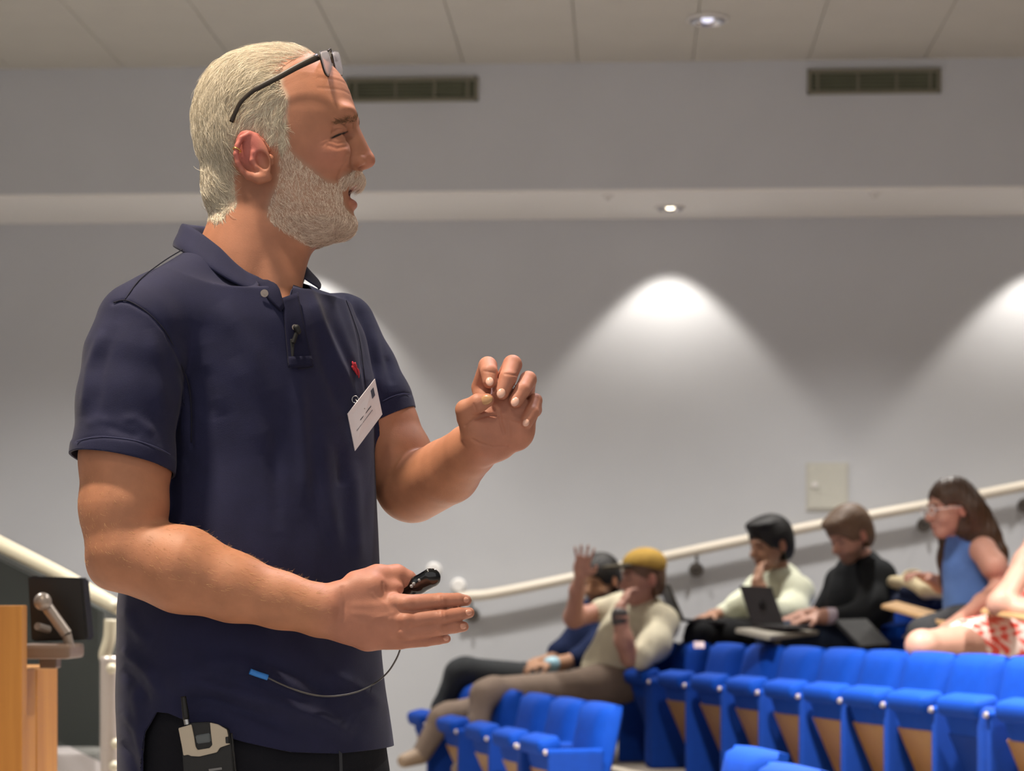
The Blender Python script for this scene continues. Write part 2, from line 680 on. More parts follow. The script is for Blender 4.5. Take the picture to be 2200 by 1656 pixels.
M_VENT = mat('vent_green', (100, 102, 82), rough=.7, var=.12, vscale=6)
M_VFRAME = mat('vent_frame', (124, 120, 104), rough=.5)
for (x0, x1, y0, y1), lab in (((742, 1028, 166, 221), 'dark green-grey wall vent beside the bearded man\'s forehead'), ((1734, 2021, 147, 204), 'dark green-grey wall vent high on the wall above the seats')):
    a, b = on_wall(x0, y1), on_wall(x1, y0)
    W, H = (b - a).length, 0
    W = math.hypot(b.x - a.x, b.y - a.y)
    H = b.z - a.z
    t = empty('air_vent', tuple((a + b) / 2), lab, 'vent', None, WRZ)
    bm = bmesh.new()
    for sx in (-1, 1):
        add_box(bm, (sx * (W / 2 - .01), -.01, 0), (.02, .022, H), None, .003)
    for sz in (-1, 1):
        add_box(bm, (0, -.01, sz * (H / 2 - .01)), (W, .022, .02), None, .003)
    link('frame', bm_mesh('frame', bm), t, M_VFRAME)
    bm = bmesh.new()
    add_box(bm, (0, -.002, 0), (W - .03, .004, H - .03))
    link('backing', bm_mesh('backing', bm), t, M_VENT)
    for f in (-.42, -.12, .17, .42):
        bm = bmesh.new()
        add_box(bm, (f * W, -.009, 0), (.012, .016, H - .03), None, .002)
        link('mullion', bm_mesh('mullion', bm), t, M_VFRAME)
    sb = bmesh.new()
    add_box(sb, (0, 0, 0), (W - .04, .012, .002), Matrix.Rotation(.6, 3, 'X'))
    sme = bm_mesh('slat', sb)
    for i in range(5):
        o = link('slat', sme, t, M_VENT)
        o.location = (0, -.008, (i - 2) * (H - .04) / 5)

a, b = on_wall(1737, 1092, LOW), on_wall(1817, 999, LOW)
t = empty('access_panel', tuple((a + b) / 2), 'pale greenish square access panel flush in the wall above the handrail', 'panel', None, WRZ)
W, H = math.hypot(b.x - a.x, b.y - a.y), b.z - a.z
bm = bmesh.new()
add_box(bm, (0, -.006, 0), (W, .012, H), None, .003)
link('door', bm_mesh('door', bm), t, mat('panel_paint', (199, 198, 188), rough=.75))
bm = bmesh.new()
add_cyl(bm, (-W * .34, -.012, .01), (-W * .34, -.02, .01), .018, n=16)
link('lock', bm_mesh('lock', bm, True, 40), t, M_WHITE)
bm = bmesh.new()
for sx in (-1, 1):
    add_box(bm, (sx * (W / 2 + .008), -.003, 0), (.016, .008, H + .03), None, .002)
for sz in (-1, 1):
    add_box(bm, (0, -.003, sz * (H / 2 + .008)), (W, .008, .016), None, .002)
link('frame', bm_mesh('frame', bm), t, mat('panel_frame', (193, 191, 184), rough=.8))

# handrail on the wall above the steps
RO = LOW - .11
rp = [(985, 1284), (1012, 1280), (1062, 1275), (1235, 1240), (1420, 1198), (1620, 1156), (1800, 1120), (2000, 1083), (2200, 1044), (2420, 1000)]
rw = [on_wall(x, y, RO) for x, y in rp]
hr = empty('wall_handrail', tuple(rw[0]), 'cream round handrail climbing along the wall behind the audience', 'handrail')
M_RAIL = mat('cream_rail', (232, 222, 205), rough=.35)
V = [tuple(Vector(v) - rw[0]) for v in spline([tuple(v) for v in rw], 60)]
link('rail', tube_mesh('rail', V, .030, 14), hr, M_RAIL)
M_BRK = mat('bracket_grey', (110, 104, 98), rough=.4, metal=.6)
for px in (1012, 1497, 1990, 2208):
    py = np.interp(px, [p[0] for p in rp], [p[1] for p in rp])
    c = on_wall(px, py, RO) - rw[0]
    bm = bmesh.new()
    w = c + WN * .11 - Vector((0, 0, .11))
    add_cyl(bm, c, c - Vector((0, 0, .10)), .009, n=10)
    add_cyl(bm, c - Vector((0, 0, .10)), w, .009, n=10)
    add_cyl(bm, w - WN * .014, w, .042, n=20)
    link('bracket', bm_mesh('bracket', bm, True, 40), hr, M_BRK)
for px, py, lab in ((932, 1224, 'small white knob on the wall, upper of two by the handrail end'), (985, 1258, 'small white knob on the wall, lower of two by the handrail end')):
    w = on_wall(px, py, LOW)
    bm = bmesh.new()
    add_cyl(bm, (0, 0, 0), WN * -.03, .045, .032, 20)
    o = link('push_button', bm_mesh('push_button', bm, True, 40), None, mat('bright_white', (245, 243, 240), rough=.4))
    o.location = w
    tag(o, lab, 'button')

# ------------------------------------------------------------------ left: lectern, screens, balustrade
LD = 4.5
M_OAK = bpy.data.materials.new('orange_oak')
M_OAK.use_nodes = True
nt = M_OAK.node_tree
bs = nt.nodes['Principled BSDF']
bs.inputs['Roughness'].default_value = .45
tc = nt.nodes.new('ShaderNodeTexCoord')
mp = nt.nodes.new('ShaderNodeMapping')
mp.inputs['Scale'].default_value = (14, 14, .7)
nz = nt.nodes.new('ShaderNodeTexNoise')
nz.inputs['Scale'].default_value = 2.5
nz.inputs['Detail'].default_value = 5
cr = nt.nodes.new('ShaderNodeValToRGB')
cr.color_ramp.elements[0].position, cr.color_ramp.elements[1].position = .3, .7
cr.color_ramp.elements[0].color, cr.color_ramp.elements[1].color = lin(158, 101, 33), lin(186, 129, 54)
nt.links.new(tc.outputs['Object'], mp.inputs['Vector'])
nt.links.new(mp.outputs['Vector'], nz.inputs['Vector'])
nt.links.new(nz.outputs['Fac'], cr.inputs['Fac'])
nt.links.new(cr.outputs['Color'], bs.inputs['Base Color'])
a = P(47, 1300, LD)
lec = empty('lectern', (a.x - .3, LD + .3, 0), 'orange oak lectern with a tall end panel and lower side cabinet at the left edge', 'lectern')
LL = lec.location
for nm, x0, x1, y0, y1, z0, z1 in (('end_panel', a.x - .34, a.x, LD, LD + .05, 0, a.z), ('end_panel', a.x - .34, a.x - .30, LD + .05, LD + .55, 0, a.z - .03), ('shelf', a.x - .30, a.x - .12, LD + .05, LD + .55, .9, .93)):
    bm = bmesh.new()
    add_box(bm, Vector(((x0 + x1) / 2, (y0 + y1) / 2, (z0 + z1) / 2)) - LL, (x1 - x0, y1 - y0, z1 - z0), None, .003)
    link(nm, bm_mesh(nm, bm), lec, M_OAK)
b = P(124, 1434, LD + .52)
b.z = .972
for nm, x0, x1, z1 in (('cabinet', b.x - .30, b.x - .002, b.z), ('side_board', b.x - .012, b.x, b.z - .004)):
    bm = bmesh.new()
    y0 = LD + .06 if nm == 'cabinet' else LD + .30
    add_box(bm, Vector(((x0 + x1) / 2, (y0 + LD + .52) / 2, z1 / 2)) - LL, (x1 - x0, LD + .52 - y0, z1), None, .004)
    link(nm, bm_mesh(nm, bm), lec, M_OAK)

M_MON = mat('monitor_black', (17, 17, 18), rough=.45)
M_GREYP = mat('dark_grey_plastic', (52, 52, 55), rough=.5)
M_SILV = mat('silver_arm', (150, 140, 132), rough=.35, metal=.4)
ztop = b.z
mon = empty('monitor', tuple(P(125, 1400, 4.75)), 'black flat monitor tilted on an arm beside the oak lectern', 'monitor')
d_ = 4.75
q4 = [P(58, 1237, d_), P(176, 1241, d_), P(188, 1374, d_ + .02), P(66, 1378, d_ + .02)]
bm = bmesh.new()
vs = [bm.verts.new(p - mon.location) for p in q4]
f = bm.faces.new(vs)
r = bmesh.ops.extrude_face_region(bm, geom=[f])
bmesh.ops.translate(bm, vec=(.01, .03, 0), verts=[e for e in r['geom'] if isinstance(e, bmesh.types.BMVert)])
bmesh.ops.bevel(bm, geom=list(bm.edges), offset=.004, segments=2, affect='EDGES')
link('screen', bm_mesh('screen', bm), mon, M_MON)
for p0, p1, r_ in ((P(92, 1290, d_ - .06), P(143, 1362, d_ - .06), .012), (P(143, 1362, d_ - .06), P(150, 1392, d_ - .05), .010), (P(80, 1345, d_ - .05), P(104, 1352, d_ - .02), .008)):
    bm = bmesh.new()
    add_cyl(bm, p0 - mon.location, p1 - mon.location, r_, n=14)
    tag(link('arm', bm_mesh('arm', bm, True, 40), mon, M_SILV), 'silver support arm')
bm = bmesh.new()
p0 = P(108, 1398, d_ - .02)
add_box(bm, Vector((p0.x, p0.y, p0.z)) - mon.location, (.11, .16, .03), None, .008)
add_box(bm, Vector((p0.x, p0.y, (p0.z + ztop) / 2)) - mon.location, (.035, .05, p0.z - ztop), None, .004)
link('base', bm_mesh('base', bm), mon, mat('base_brown', (112, 92, 78), rough=.5))
bm = bmesh.new()
bmesh.ops.create_uvsphere(bm, u_segments=20, v_segments=12, radius=.018, matrix=Matrix.Translation(P(92, 1292, d_ - .07) - mon.location))
link('joint', bm_mesh('joint', bm, True), mon, M_SILV)
BD = 7.5
ba = empty('balustrade', tuple(P(230, 1640, BD - .5)), 'glass stair balustrade with cream double handrail behind the lectern', 'balustrade')
BO = ba.location


def bal_tube(nm, pts, r, m, lab=None):
    w = [P(*p) - BO for p in pts]
    o = link(nm, tube_mesh(nm, [tuple(p) for p in spline([tuple(p) for p in w], 24)], r, 12), ba, m)
    if lab: o['label'] = lab
    return o


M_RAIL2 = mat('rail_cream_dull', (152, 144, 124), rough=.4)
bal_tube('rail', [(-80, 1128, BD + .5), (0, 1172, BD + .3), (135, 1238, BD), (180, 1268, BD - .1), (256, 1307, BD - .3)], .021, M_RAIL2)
bal_tube('rail', [(-80, 1112, BD + .55), (0, 1158, BD + .4), (135, 1228, BD + .1), (255, 1297, BD - .2)], .011, mat('rail_cream_thin', (176, 166, 145), rough=.4))  # thin upper rail in a slightly lighter cream
bal_tube('post', [(238, 1330, BD - .3), (235, 1372, BD - .3), (226, 1405, BD - .3), (228, 1416, BD - .3)], .020, M_RAIL2)
bal_tube('post', [(236, 1410, BD - .32), (236, 1540, BD - .32), (237, 1900, BD - .32)], .030, mat('post_grey', (150, 140, 132), rough=.35, metal=.3))
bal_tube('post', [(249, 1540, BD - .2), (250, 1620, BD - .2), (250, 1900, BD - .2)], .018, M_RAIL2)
for px, py in ((240, 1436), (250, 1598), (246, 1646)):
    bm = bmesh.new()
    bmesh.ops.create_uvsphere(bm, u_segments=16, v_segments=8, radius=.017, matrix=Matrix.Translation(P(px, py, BD - .36) - BO))
    link('fixing', bm_mesh('fixing', bm, True), ba, M_RAIL2)
M_GLASS = bpy.data.materials.new('grey_glass')
M_GLASS.use_nodes = True
b_ = M_GLASS.node_tree.nodes['Principled BSDF']
b_.inputs['Base Color'].default_value = (.42, .45, .43, 1)
b_.inputs['Roughness'].default_value = .03
b_.inputs['Transmission Weight'].default_value = 1
b_.inputs['IOR'].default_value = 1.3
w = [P(-60, 1172, BD + .4), P(222, 1312, BD - .25), P(222, 1640, BD - .25), P(-60, 1500, BD + .4)]
bm = bmesh.new()
vs = [bm.verts.new(p - BO) for p in w]
f = bm.faces.new(vs)
r = bmesh.ops.extrude_face_region(bm, geom=[f])
bmesh.ops.translate(bm, vec=(0, .012, 0), verts=[e for e in r['geom'] if isinstance(e, bmesh.types.BMVert)])
link('glass_panel', bm_mesh('glass_panel', bm), ba, M_GLASS)
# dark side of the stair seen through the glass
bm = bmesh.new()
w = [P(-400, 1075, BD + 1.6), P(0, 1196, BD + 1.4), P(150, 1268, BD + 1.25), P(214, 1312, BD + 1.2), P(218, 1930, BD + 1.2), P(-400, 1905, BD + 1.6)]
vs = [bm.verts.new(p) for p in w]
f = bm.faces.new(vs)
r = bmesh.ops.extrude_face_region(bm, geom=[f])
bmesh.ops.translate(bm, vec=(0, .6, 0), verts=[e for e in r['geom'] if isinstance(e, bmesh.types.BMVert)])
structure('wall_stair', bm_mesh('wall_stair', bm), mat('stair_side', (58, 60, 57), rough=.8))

a, b = P(-420, HY, 8.25), P(217, HY, 8.25)
bm = bmesh.new()
add_box(bm, ((a.x + b.x) / 2, 8.4, .29), (b.x - a.x, .35, .58), Matrix.Rotation(-.03, 3, 'Z'), .01)
structure('floor_landing', bm_mesh('floor_landing', bm), mat('landing_grey', (136, 130, 128), rough=.6))
# ------------------------------------------------------------------ tip-up seats
M_BLUE = mat('blue_fabric', (0, 60, 154), rough=.8, spec=.2, bump=.3, bscale=500, var=.06, vscale=25)
M_BLUE2 = mat('blue_side_panel', (0, 50, 132), rough=.8, spec=.25, bump=.3, bscale=500, var=.06, vscale=25)
M_PLY = mat('seat_plywood', (150, 106, 44), rough=.45, var=.12, vscale=9)
M_STEEL = mat('screw_cap', (170, 160, 156), rough=.25, metal=.4)
SEATZ = .44     # arm height above its own step


def rounded_slab(w, h, t, bulge, n=10):
    """upholstered pad in the x (thickness), y (width), z (height) frame, softly domed, rounded top"""
    bm = bmesh.new()
    vs = {}
    for side in (0, 1):
        for i in range(n + 1):
            for j in range(n + 1):
                y, z = i / n * 2 - 1, j / n * 2 - 1
                # squircle outline
                yy, zz = y * math.sqrt(1 - .07 * z * z), z * math.sqrt(1 - .07 * y * y)
                e = max(abs(y), abs(z))
                dome = (1 - e ** 4)
                x = (t / 2 + bulge * dome) if side == 0 else -(t / 2)
                x *= .45 + .55 * (1 - e ** 12)
                vs[side, i, j] = bm.verts.new((x, yy * w / 2, zz * h / 2))
    for side in (0, 1):
        for i in range(n):
            for j in range(n):
                q_ = [vs[side, i, j], vs[side, i + 1, j], vs[side, i + 1, j + 1], vs[side, i, j + 1]]
                bm.faces.new(q_ if side == 0 else q_[::-1])
    bo = [(i, 0) for i in range(n)] + [(n, j) for j in range(n)] + [(i, n) for i in range(n, 0, -1)] + [(0, j) for j in range(n, 0, -1)]
    for k in range(len(bo)):
        p, q_ = bo[k], bo[(k + 1) % len(bo)]
        bm.faces.new((vs[0, p[0], p[1]], vs[1, p[0], p[1]], vs[1, q_[0], q_[1]], vs[0, q_[0], q_[1]]))
    return bm


PITCH = .41


def seat_parts(root, blue_front=False):
    bm = rounded_slab(PITCH - .032, .30, .075, .03)
    bmesh.ops.transform(bm, matrix=Matrix.Translation((-.125, 0, SEATZ + .015)) @ Matrix.Rotation(-.22, 4, 'Y'), verts=bm.verts)
    link('backrest', bm_mesh('backrest', bm, True, 60), root, M_BLUE)
    # tipped-up seat: cushion, plywood underside
    R = Matrix.Translation((.045, 0, .235)) @ Matrix.Rotation(.42, 4, 'Y')
    bm = rounded_slab(PITCH - .07, .40, .05, .02)
    bmesh.ops.transform(bm, matrix=R @ Matrix.Rotation(math.pi, 4, 'Z'), verts=bm.verts)
    link('seat_cushion', bm_mesh('seat_cushion', bm, True, 60), root, M_BLUE)
    bm = bmesh.new()
    add_box(bm, (.020, 0, -.035), (.014, PITCH - .085, .31), None, .006)
    bmesh.ops.transform(bm, matrix=R, verts=bm.verts)
    link('seat_board', bm_mesh('seat_board', bm), root, M_BLUE2 if blue_front else M_PLY)
    bm = bmesh.new()
    add_box(bm, (.122, 0, SEATZ - .004), (.100, PITCH - .095, .072), Matrix.Rotation(.25, 3, 'Y'), .034, 5)
    link('seat_edge', bm_mesh('seat_edge', bm, True, 50), root, M_BLUE)


def standard(root, y, wide=.036, blue=None):
    bm = bmesh.new()
    add_box(bm, (.035, y, SEATZ / 2 - .01), (.23, wide, SEATZ - .02), None, .012, 3)
    link('side_panel', bm_mesh('side_panel', bm, True, 50), root, M_BLUE2)
    bm = bmesh.new()
    add_box(bm, (.035, y, SEATZ - .026), (.24, .036, .028), None, .014, 3)
    link('armrest', bm_mesh('armrest', bm, True, 50), root, M_BLUE)
    bm = bmesh.new()
    add_cyl(bm, (.155, y, SEATZ - .026), (.165, y, SEATZ - .026), .012, .009, 16)
    link('screw_cap', bm_mesh('screw_cap', bm, True, 40), root, M_STEEL)


FRZ = math.atan2(FACE.y, FACE.x)
protos = {}


def seat(kind, p, z, label, group, rz=0.):
    """kind: 'mid' carries the arm at its far side, 'end' carries both arms"""
    if kind not in protos:
        r = empty('theatre_seat', (0, 0, 0), label, 'seat', group)
        seat_parts(r, kind == 'blue')
        standard(r, PITCH / 2 if True else 0)
        if kind == 'end':
            standard(r, -PITCH / 2, .05)
        if kind == 'blue':
            bm = bmesh.new()
            add_box(bm, (.03, PITCH / 2 - .05, SEATZ / 2), (.25, .075, SEATZ), None, .03, 3)
            link('end_panel', bm_mesh('end_panel', bm, True, 50), r, M_BLUE2)
        protos[kind] = r
        o = r
    else:
        o = copy_tree(protos[kind])
    o.location = (p.x, p.y, z)
    o.rotation_euler = (0, 0, FRZ + rz)
    tag(o, label, 'seat', group)
    return o


ORD = ['first', 'second', 'third', 'fourth', 'fifth', 'sixth', 'seventh', 'eighth', 'ninth', 'tenth', 'eleventh', 'twelfth', 'thirteenth']


def seat_row(pxs, x0, y0, slope, z, row_label, group, end=True, blue=(), first=0):
    for i in range(len(pxs) - 1):
        a, b = row_pt(x0, slope, pxs[i], y0), row_pt(x0, slope, pxs[i + 1], y0)
        c = (a + b) / 2
        kind = 'blue' if i in blue else ('end' if end and i == len(pxs) - 2 else 'mid')
        seat(kind, c - FACE * .16, z, 'blue tip-up seat, %s from the wall in %s' % (ORD[i + first], row_label), group)


# which side of a seat is the far one: local +y must point away from the camera
seat_row([862, 925, 990, 1050, 1110, 1172], R1X[0], R1X[1], .2545, .10, 'the front row, first block', 'front row seats')
for k, (px, d) in enumerate(((1530, 6.95), (1600, 6.2))):
    p = P(px, HY, d)
    seat('mid', Vector((p.x, p.y, 0)), .07, 'blue tip-up seat at the bottom edge, %s from the aisle in the front row' % ORD[k], 'front row seats')
seat_row([1270, 1327, 1402, 1474, 1548, 1630, 1716, 1802, 1893, 2000, 2118, 2260], R2X[0], R2X[1], .2763, .32, 'the second row', 'second row seats', end=False, blue=(1, 9))
seat_row([1640, 1712, 1785, 1862, 1945, 2035, 2135, 2250], R3X[0], R3X[1], .2763, .54, 'the third row', 'third row seats', end=False)
# ------------------------------------------------------------------ the audience
def unit(v):
    v = np.asarray(v, float)
    return v / np.linalg.norm(v)


def rpart(root, name, S, h, m, tintf=None, it=2):
    v, f = S.mesh(h)
    v = smooth_mesh(v, f, it, .45)
    t = None
    if tintf is not None:
        t = tintf(v)
    return link(name, np_mesh(name, v - np.array(root.location), f, True, t), root, m)


def frame_of(fwd):
    f = unit(fwd)
    l = unit(np.cross((0, 0, 1), f))        # his left
    u = np.cross(f, l)
    return f, l, u


SKIN_TONES = {}


class Sitter:
    """a seated figure made from joints given as (px, py, depth)"""
    def __init__(self, label, loc, skin, head, fwd, s=1.0):
        self.root = empty('person', loc, label, 'person')
        self.skin = np.array(skin)
        self.hc = np.array(P(*head))
        self.f, self.l, self.u = frame_of(fwd)
        self.s = s
        self.body = Solid()
        self.head()

    def hp(self, a, b, c):
        """point in head axes: forward, left, up (m)"""
        return self.hc + (self.f * a + self.l * b + self.u * c) * self.s

    def hball(self, S, c, r, k=0, op='u'):
        S.ball(self.hp(*c), np.array(r) * self.s, k * self.s, op, rot=[self.f, self.l, self.u])

    def head(self):
        B = self.body
        self.hball(B, (-.012, 0, .035), (.098, .076, .090))
        self.hball(B, (.030, 0, -.035), (.066, .060, .080), .03)
        self.hball(B, (.062, 0, -.098), (.026, .030, .022), .03)
        self.hball(B, (.082, 0, .026), (.018, .050, .012), .015)
        for e in (-1, 1):
            self.hball(B, (.100, e * .034, .004), (.020, .022, .013), .012, 's')
            self.hball(B, (.078, e * .032, .003), (.014, .016, .012), .004)
            self.hball(B, (.060, e * .040, -.035), (.026, .022, .025), .02)
            self.hball(B, (-.012, e * .080, -.008), (.020, .010, .034), .006)
            self.hball(B, (-.008, e * .090, -.010), (.011, .006, .020), .005, 's')
        B.cone(self.hp(.088, 0, .012), self.hp(.116, 0, -.028), .009 * self.s, .014 * self.s, .01)
        self.hball(B, (.108, 0, -.033), (.012, .020, .010), .008)
        self.hball(B, (.092, 0, -.064), (.012, .024, .006), .006)
        self.hball(B, (.088, 0, -.075), (.012, .022, .007), .006)
        self.hball(B, (.100, 0, -.0695), (.014, .020, .0018), .002, 's')
        return self

    def hand(self, wrist, to, curl=.4, side=None, r=.0085, k=1.0, thumb=True, spread=3):
        """palm and five fingers from the wrist point towards 'to'"""
        w, t = np.array(wrist, float), np.array(to, float)
        d = unit(t - w)
        n = unit(side if side is not None else np.cross(d, (0, 0, 1)))
        n = unit(n - d * (n @ d))            # palm normal
        x = np.cross(d, n)                   # across the palm, towards the thumb
        B = self.body
        B.ball(w + d * .045 * k, (.050 * k, .040 * k, .016 * k), .02, rot=[d, x, n])
        for i, (off, ln) in enumerate(((.028, .072), (.010, .080), (-.009, .074), (-.027, .058))):
            p = w + d * .080 * k + x * off * k
            dd = unit(d + x * off * spread)
            pts = [tuple(p) + (r * k,)]
            a = 0
            for seg, c in ((.46, .5), (.30, 1.0), (.24, .8)):
                a += curl * c
                p = p + (dd * math.cos(a) + n * math.sin(a)) * ln * seg * k
                pts.append(tuple(p) + (r * k * (.95 - .12 * len(pts) * .5),))
            B.chain(pts, .004)
        if thumb:
            p = w + d * .02 * k + x * .026 * k
            q1 = p + (d * .55 + x * .75 + n * .25) * .042 * k
            q2 = q1 + (d * .85 + x * .25 + n * .4) * .032 * k
            B.chain([tuple(p) + (.014 * k,), tuple(q1) + (.0105 * k,), tuple(q2) + (.009 * k,)], .006)
        return self

    def limb(self, pts, S=None, k=.03):
        """pts: (px, py, d, radius)"""
        (S or self.body).chain([tuple(P(*p[:3])) + (p[3],) for p in pts], k)
        return self

    def finish(self, h=.0065, beard=None, dark=(.02, .015, .012)):
        def tint(v):
            t = np.tile(self.skin, (len(v), 1))
            q_ = (v - self.hc) @ np.stack([self.f, self.l, self.u], 1) / self.s

            def mask(c, r):
                return np.exp(-((((q_ - np.array(c)) / np.array(r)) ** 2).sum(1)) ** 2)
            for e in (-1, 1):
                m = mask((.088, e * .033, .003), (.02, .015, .005))[:, None]
                t = t * (1 - m) + np.array((.05, .035, .03)) * m
                m = mask((.094, e * .034, .026), (.02, .022, .005))[:, None] * .8
                t = t * (1 - m) + np.array(dark) * m
                m = mask((-.012, e * .082, -.008), (.025, .02, .036))[:, None] * .4
                t = t * (1 - m) + self.skin * np.array((1.1, .7, .7)) * m
            m = mask((.098, 0, -.07), (.02, .022, .008))[:, None] * .7
            t = t * (1 - m) + self.skin * np.array((.8, .45, .45)) * m
            if beard is not None:
                m = ((q_[:, 2] < -.045) & (q_[:, 2] > -.16) & (q_[:, 0] > -.02 + .25 * (q_[:, 2] + .1))).astype(float) * np.clip((-.045 - q_[:, 2]) / .02, 0, 1)
                m = m * (1 - mask((.098, 0, -.07), (.02, .02, .008)))
                t = t * (1 - m[:, None]) + np.array(beard) * m[:, None]
            return t
        rpart(self.root, 'body', self.body, h, M_AUDSKIN, tint)
        return self

    def cap_hair(self, colour, name='hair', lift=.010, front=.075, side=-.02, back=-.085, top=None, extra=None):
        """short hair: a shell over the skull, cut away from the face"""
        S = Solid()
        self.hball(S, (-.014, 0, .040), (.100 + lift, .078 + lift, .092 + lift))
        self.hball(S, (-.045, 0, -.02), (.062 + lift, .070 + lift * .6, .085), .03)
        if extra:
            extra(S)
        # face opening
        self.hball(S, (.130, 0, -.050), (.100, .120, .105), .012, 's')
        self.hball(S, (.028, 0, -.085), (.070, .130, .080), .012, 's')
        self.hball(S, (-.06, 0, -.15), (.12, .12, .065), .01, 's')
        for e in (-1, 1):
            self.hball(S, (-.008, e * .095, -.012), (.024, .025, .038), .005, 's')
        v, f = S.mesh(.006)
        v = smooth_mesh(v, f, 1)
        n = normals(v, f)
        v = v + n * (.0022 * np.sin(v[:, 0] * 260 + 2 * np.sin(v[:, 2] * 120)) * np.sin(v[:, 1] * 310 + v[:, 2] * 190))[:, None]
        link(name, np_mesh(name, v - np.array(self.root.location), f), self.root, mat('hair_%d_%d' % colour[:2], colour, rough=.5, spec=.4, bump=.5, bscale=400, var=.2, vscale=120))
        return self


M_AUDSKIN = mat('audience_skin', (190, 130, 105), rough=.5, spec=.35, vcol=True, var=.05, vscale=20, bump=.1, bscale=300)


def cloth(name, rgb, **k):
    return mat(name, rgb, rough=.85, spec=.2, bump=.5, bscale=k.pop('bscale', 60), var=k.pop('var', .08), vscale=k.pop('vscale', 18), **k)


def ground(px, d, z):
    p = P(px, HY, d)
    return (p.x, p.y, z)


def pk_(px, py, d):
    return np.array(P(px, py, d))


# --- man in the yellow cap, right hand up, left hand at his chin
c = Sitter('man in a mustard cap and beige shirt gesturing with a raised hand, second row', ground(1330, 11.5, .32), (.40, .20, .145), (1380, 1243, 11.45), (-.90, -.40, -.08), 1.05)
c.limb([(1384, 1290, 11.5, .062), (1386, 1330, 11.52, .075)])
c.limb([(1240, 1318, 11.75, .044), (1232, 1326, 11.7, .047), (1240, 1268, 11.6, .036), (1247, 1238, 11.55, .029)])
c.limb([(1290, 1312, 11.8, .05), (1236, 1328, 11.72, .046)])
c.hand(pk_(1247, 1240, 11.55), pk_(1256, 1180, 11.5), .22, side=(-.2, -1, 0), k=1.15, spread=9)
c.limb([(1352, 1412, 11.2, .048), (1340, 1375, 11.15, .043), (1332, 1326, 11.15, .035), (1333, 1305, 11.16, .030)])
c.hand(pk_(1334, 1306, 11.16), pk_(1352, 1262, 11.2), .75, side=(.9, .5, .1), k=1.0)
c.finish()
S = Solid()
c.limb([(1385, 1335, 11.55, .135), (1355, 1370, 11.6, .150), (1310, 1435, 11.65, .145)], S, .06)
c.limb([(1418, 1338, 11.42, .082), (1335, 1308, 11.75, .078)], S, .06)
c.limb([(1335, 1308, 11.75, .075), (1292, 1312, 11.8, .064)], S, .04)
c.limb([(1420, 1340, 11.42, .085), (1405, 1385, 11.3, .075), (1378, 1410, 11.22, .066)], S, .05)
c.limb([(1386, 1318, 11.5, .078), (1384, 1330, 11.5, .095)], S, .03)
rpart(c.root, 'shirt', S, .0075, cloth('beige_shirt', (196, 188, 164), bscale=45))
S = Solid()
c.limb([(1330, 1460, 11.6, .125), (1255, 1478, 11.5, .092), (1060, 1484, 11.0, .066), (1040, 1492, 10.98, .064), (1026, 1555, 10.95, .050), (1020, 1640, 11.0, .045)], S, .03)
c.limb([(1330, 1462, 11.7, .12), (1160, 1500, 11.6, .090), (965, 1538, 11.35, .066), (948, 1545, 11.33, .060), (905, 1620, 11.3, .048)], S, .03)
rpart(c.root, 'trousers', S, .0085, cloth('taupe_trousers', (122, 106, 94), bscale=40))
for a, b in (((1020, 1640, 11.0), (985, 1652, 10.95)), ((905, 1622, 11.3), (868, 1634, 11.25))):
    S = Solid()
    S.cone(pk_(*a), pk_(*b), .045, .035, 0)
    rpart(c.root, 'shoe', S, .009, mat('tan_shoe', (150, 128, 105), rough=.6))
S = Solid()
c.hball(S, (-.016, 0, .066), (.110, .090, .080))
v, f = S.mesh(.006)
upn = c.u * .96 + c.f * -.28
v, f = cut(v, f, lambda v: (-(v - c.hp(0, 0, .052)) @ upn, np.tile(-upn, (len(v), 1))))
n = normals(v, f)
v, f = shell(v, f, n, .004)
link('cap', np_mesh('cap', v - np.array(c.root.location), f), c.root, cloth('mustard_cap', (172, 138, 66), bscale=120))
S = Solid()
c.hball(S, (.125, 0, .068), (.080, .072, .011))
rpart(c.root, 'cap_visor', S, .005, cloth('dark_visor', (66, 60, 48)))
c.cap_hair((96, 70, 52), lift=.003)
S = Solid()
w0 = pk_(1332, 1327, 11.15)
a_ = unit(pk_(1333, 1305, 11.16) - pk_(1340, 1375, 11.15))
S.cone(w0 - a_ * .014, w0 + a_ * .014, .042, .042)
rpart(c.root, 'wristwatch', S, .005, mat('dark_strap', (66, 60, 58), rough=.5))

# --- bearded man behind him
c = Sitter('bearded man with black hair in a navy shirt, leaning behind the capped man', ground(1260, 12.1, .32), (.36, .19, .11), (1290, 1248, 12.1), (-.62, -.76, -.22), 1.02)
c.limb([(1297, 1285, 12.15, .06), (1300, 1310, 12.2, .07)])
c.limb([(1235, 1415, 11.95, .04), (1205, 1425, 11.9, .034), (1180, 1427, 11.86, .028)])
c.hand(pk_(1180, 1427, 11.86), pk_(1120, 1432, 11.8), .5, side=(.1, .3, -1), k=1.0)
c.limb([(1240, 1398, 12.2, .04), (1185, 1418, 12.1, .034), (1150, 1424, 12.0, .028)])
c.hand(pk_(1150, 1424, 12.0), pk_(1110, 1436, 11.9), .55, side=(.1, .3, -1), k=.95)
c.finish(beard=(.035, .024, .018))
S = Solid()
c.limb([(1300, 1322, 12.2, .13), (1285, 1370, 12.2, .15), (1265, 1425, 12.2, .15)], S, .05)
c.limb([(1330, 1325, 12.05, .08), (1262, 1318, 12.35, .075)], S, .05)
c.limb([(1325, 1330, 12.05, .075), (1280, 1390, 11.98, .062), (1240, 1414, 11.95, .055)], S, .04)
c.limb([(1270, 1325, 12.3, .07), (1240, 1375, 12.25, .07), (1200, 1402, 12.15, .062)], S, .04)
rpart(c.root, 'shirt', S, .0075, cloth('navy_shirt', (24, 36, 70)))
S = Solid()
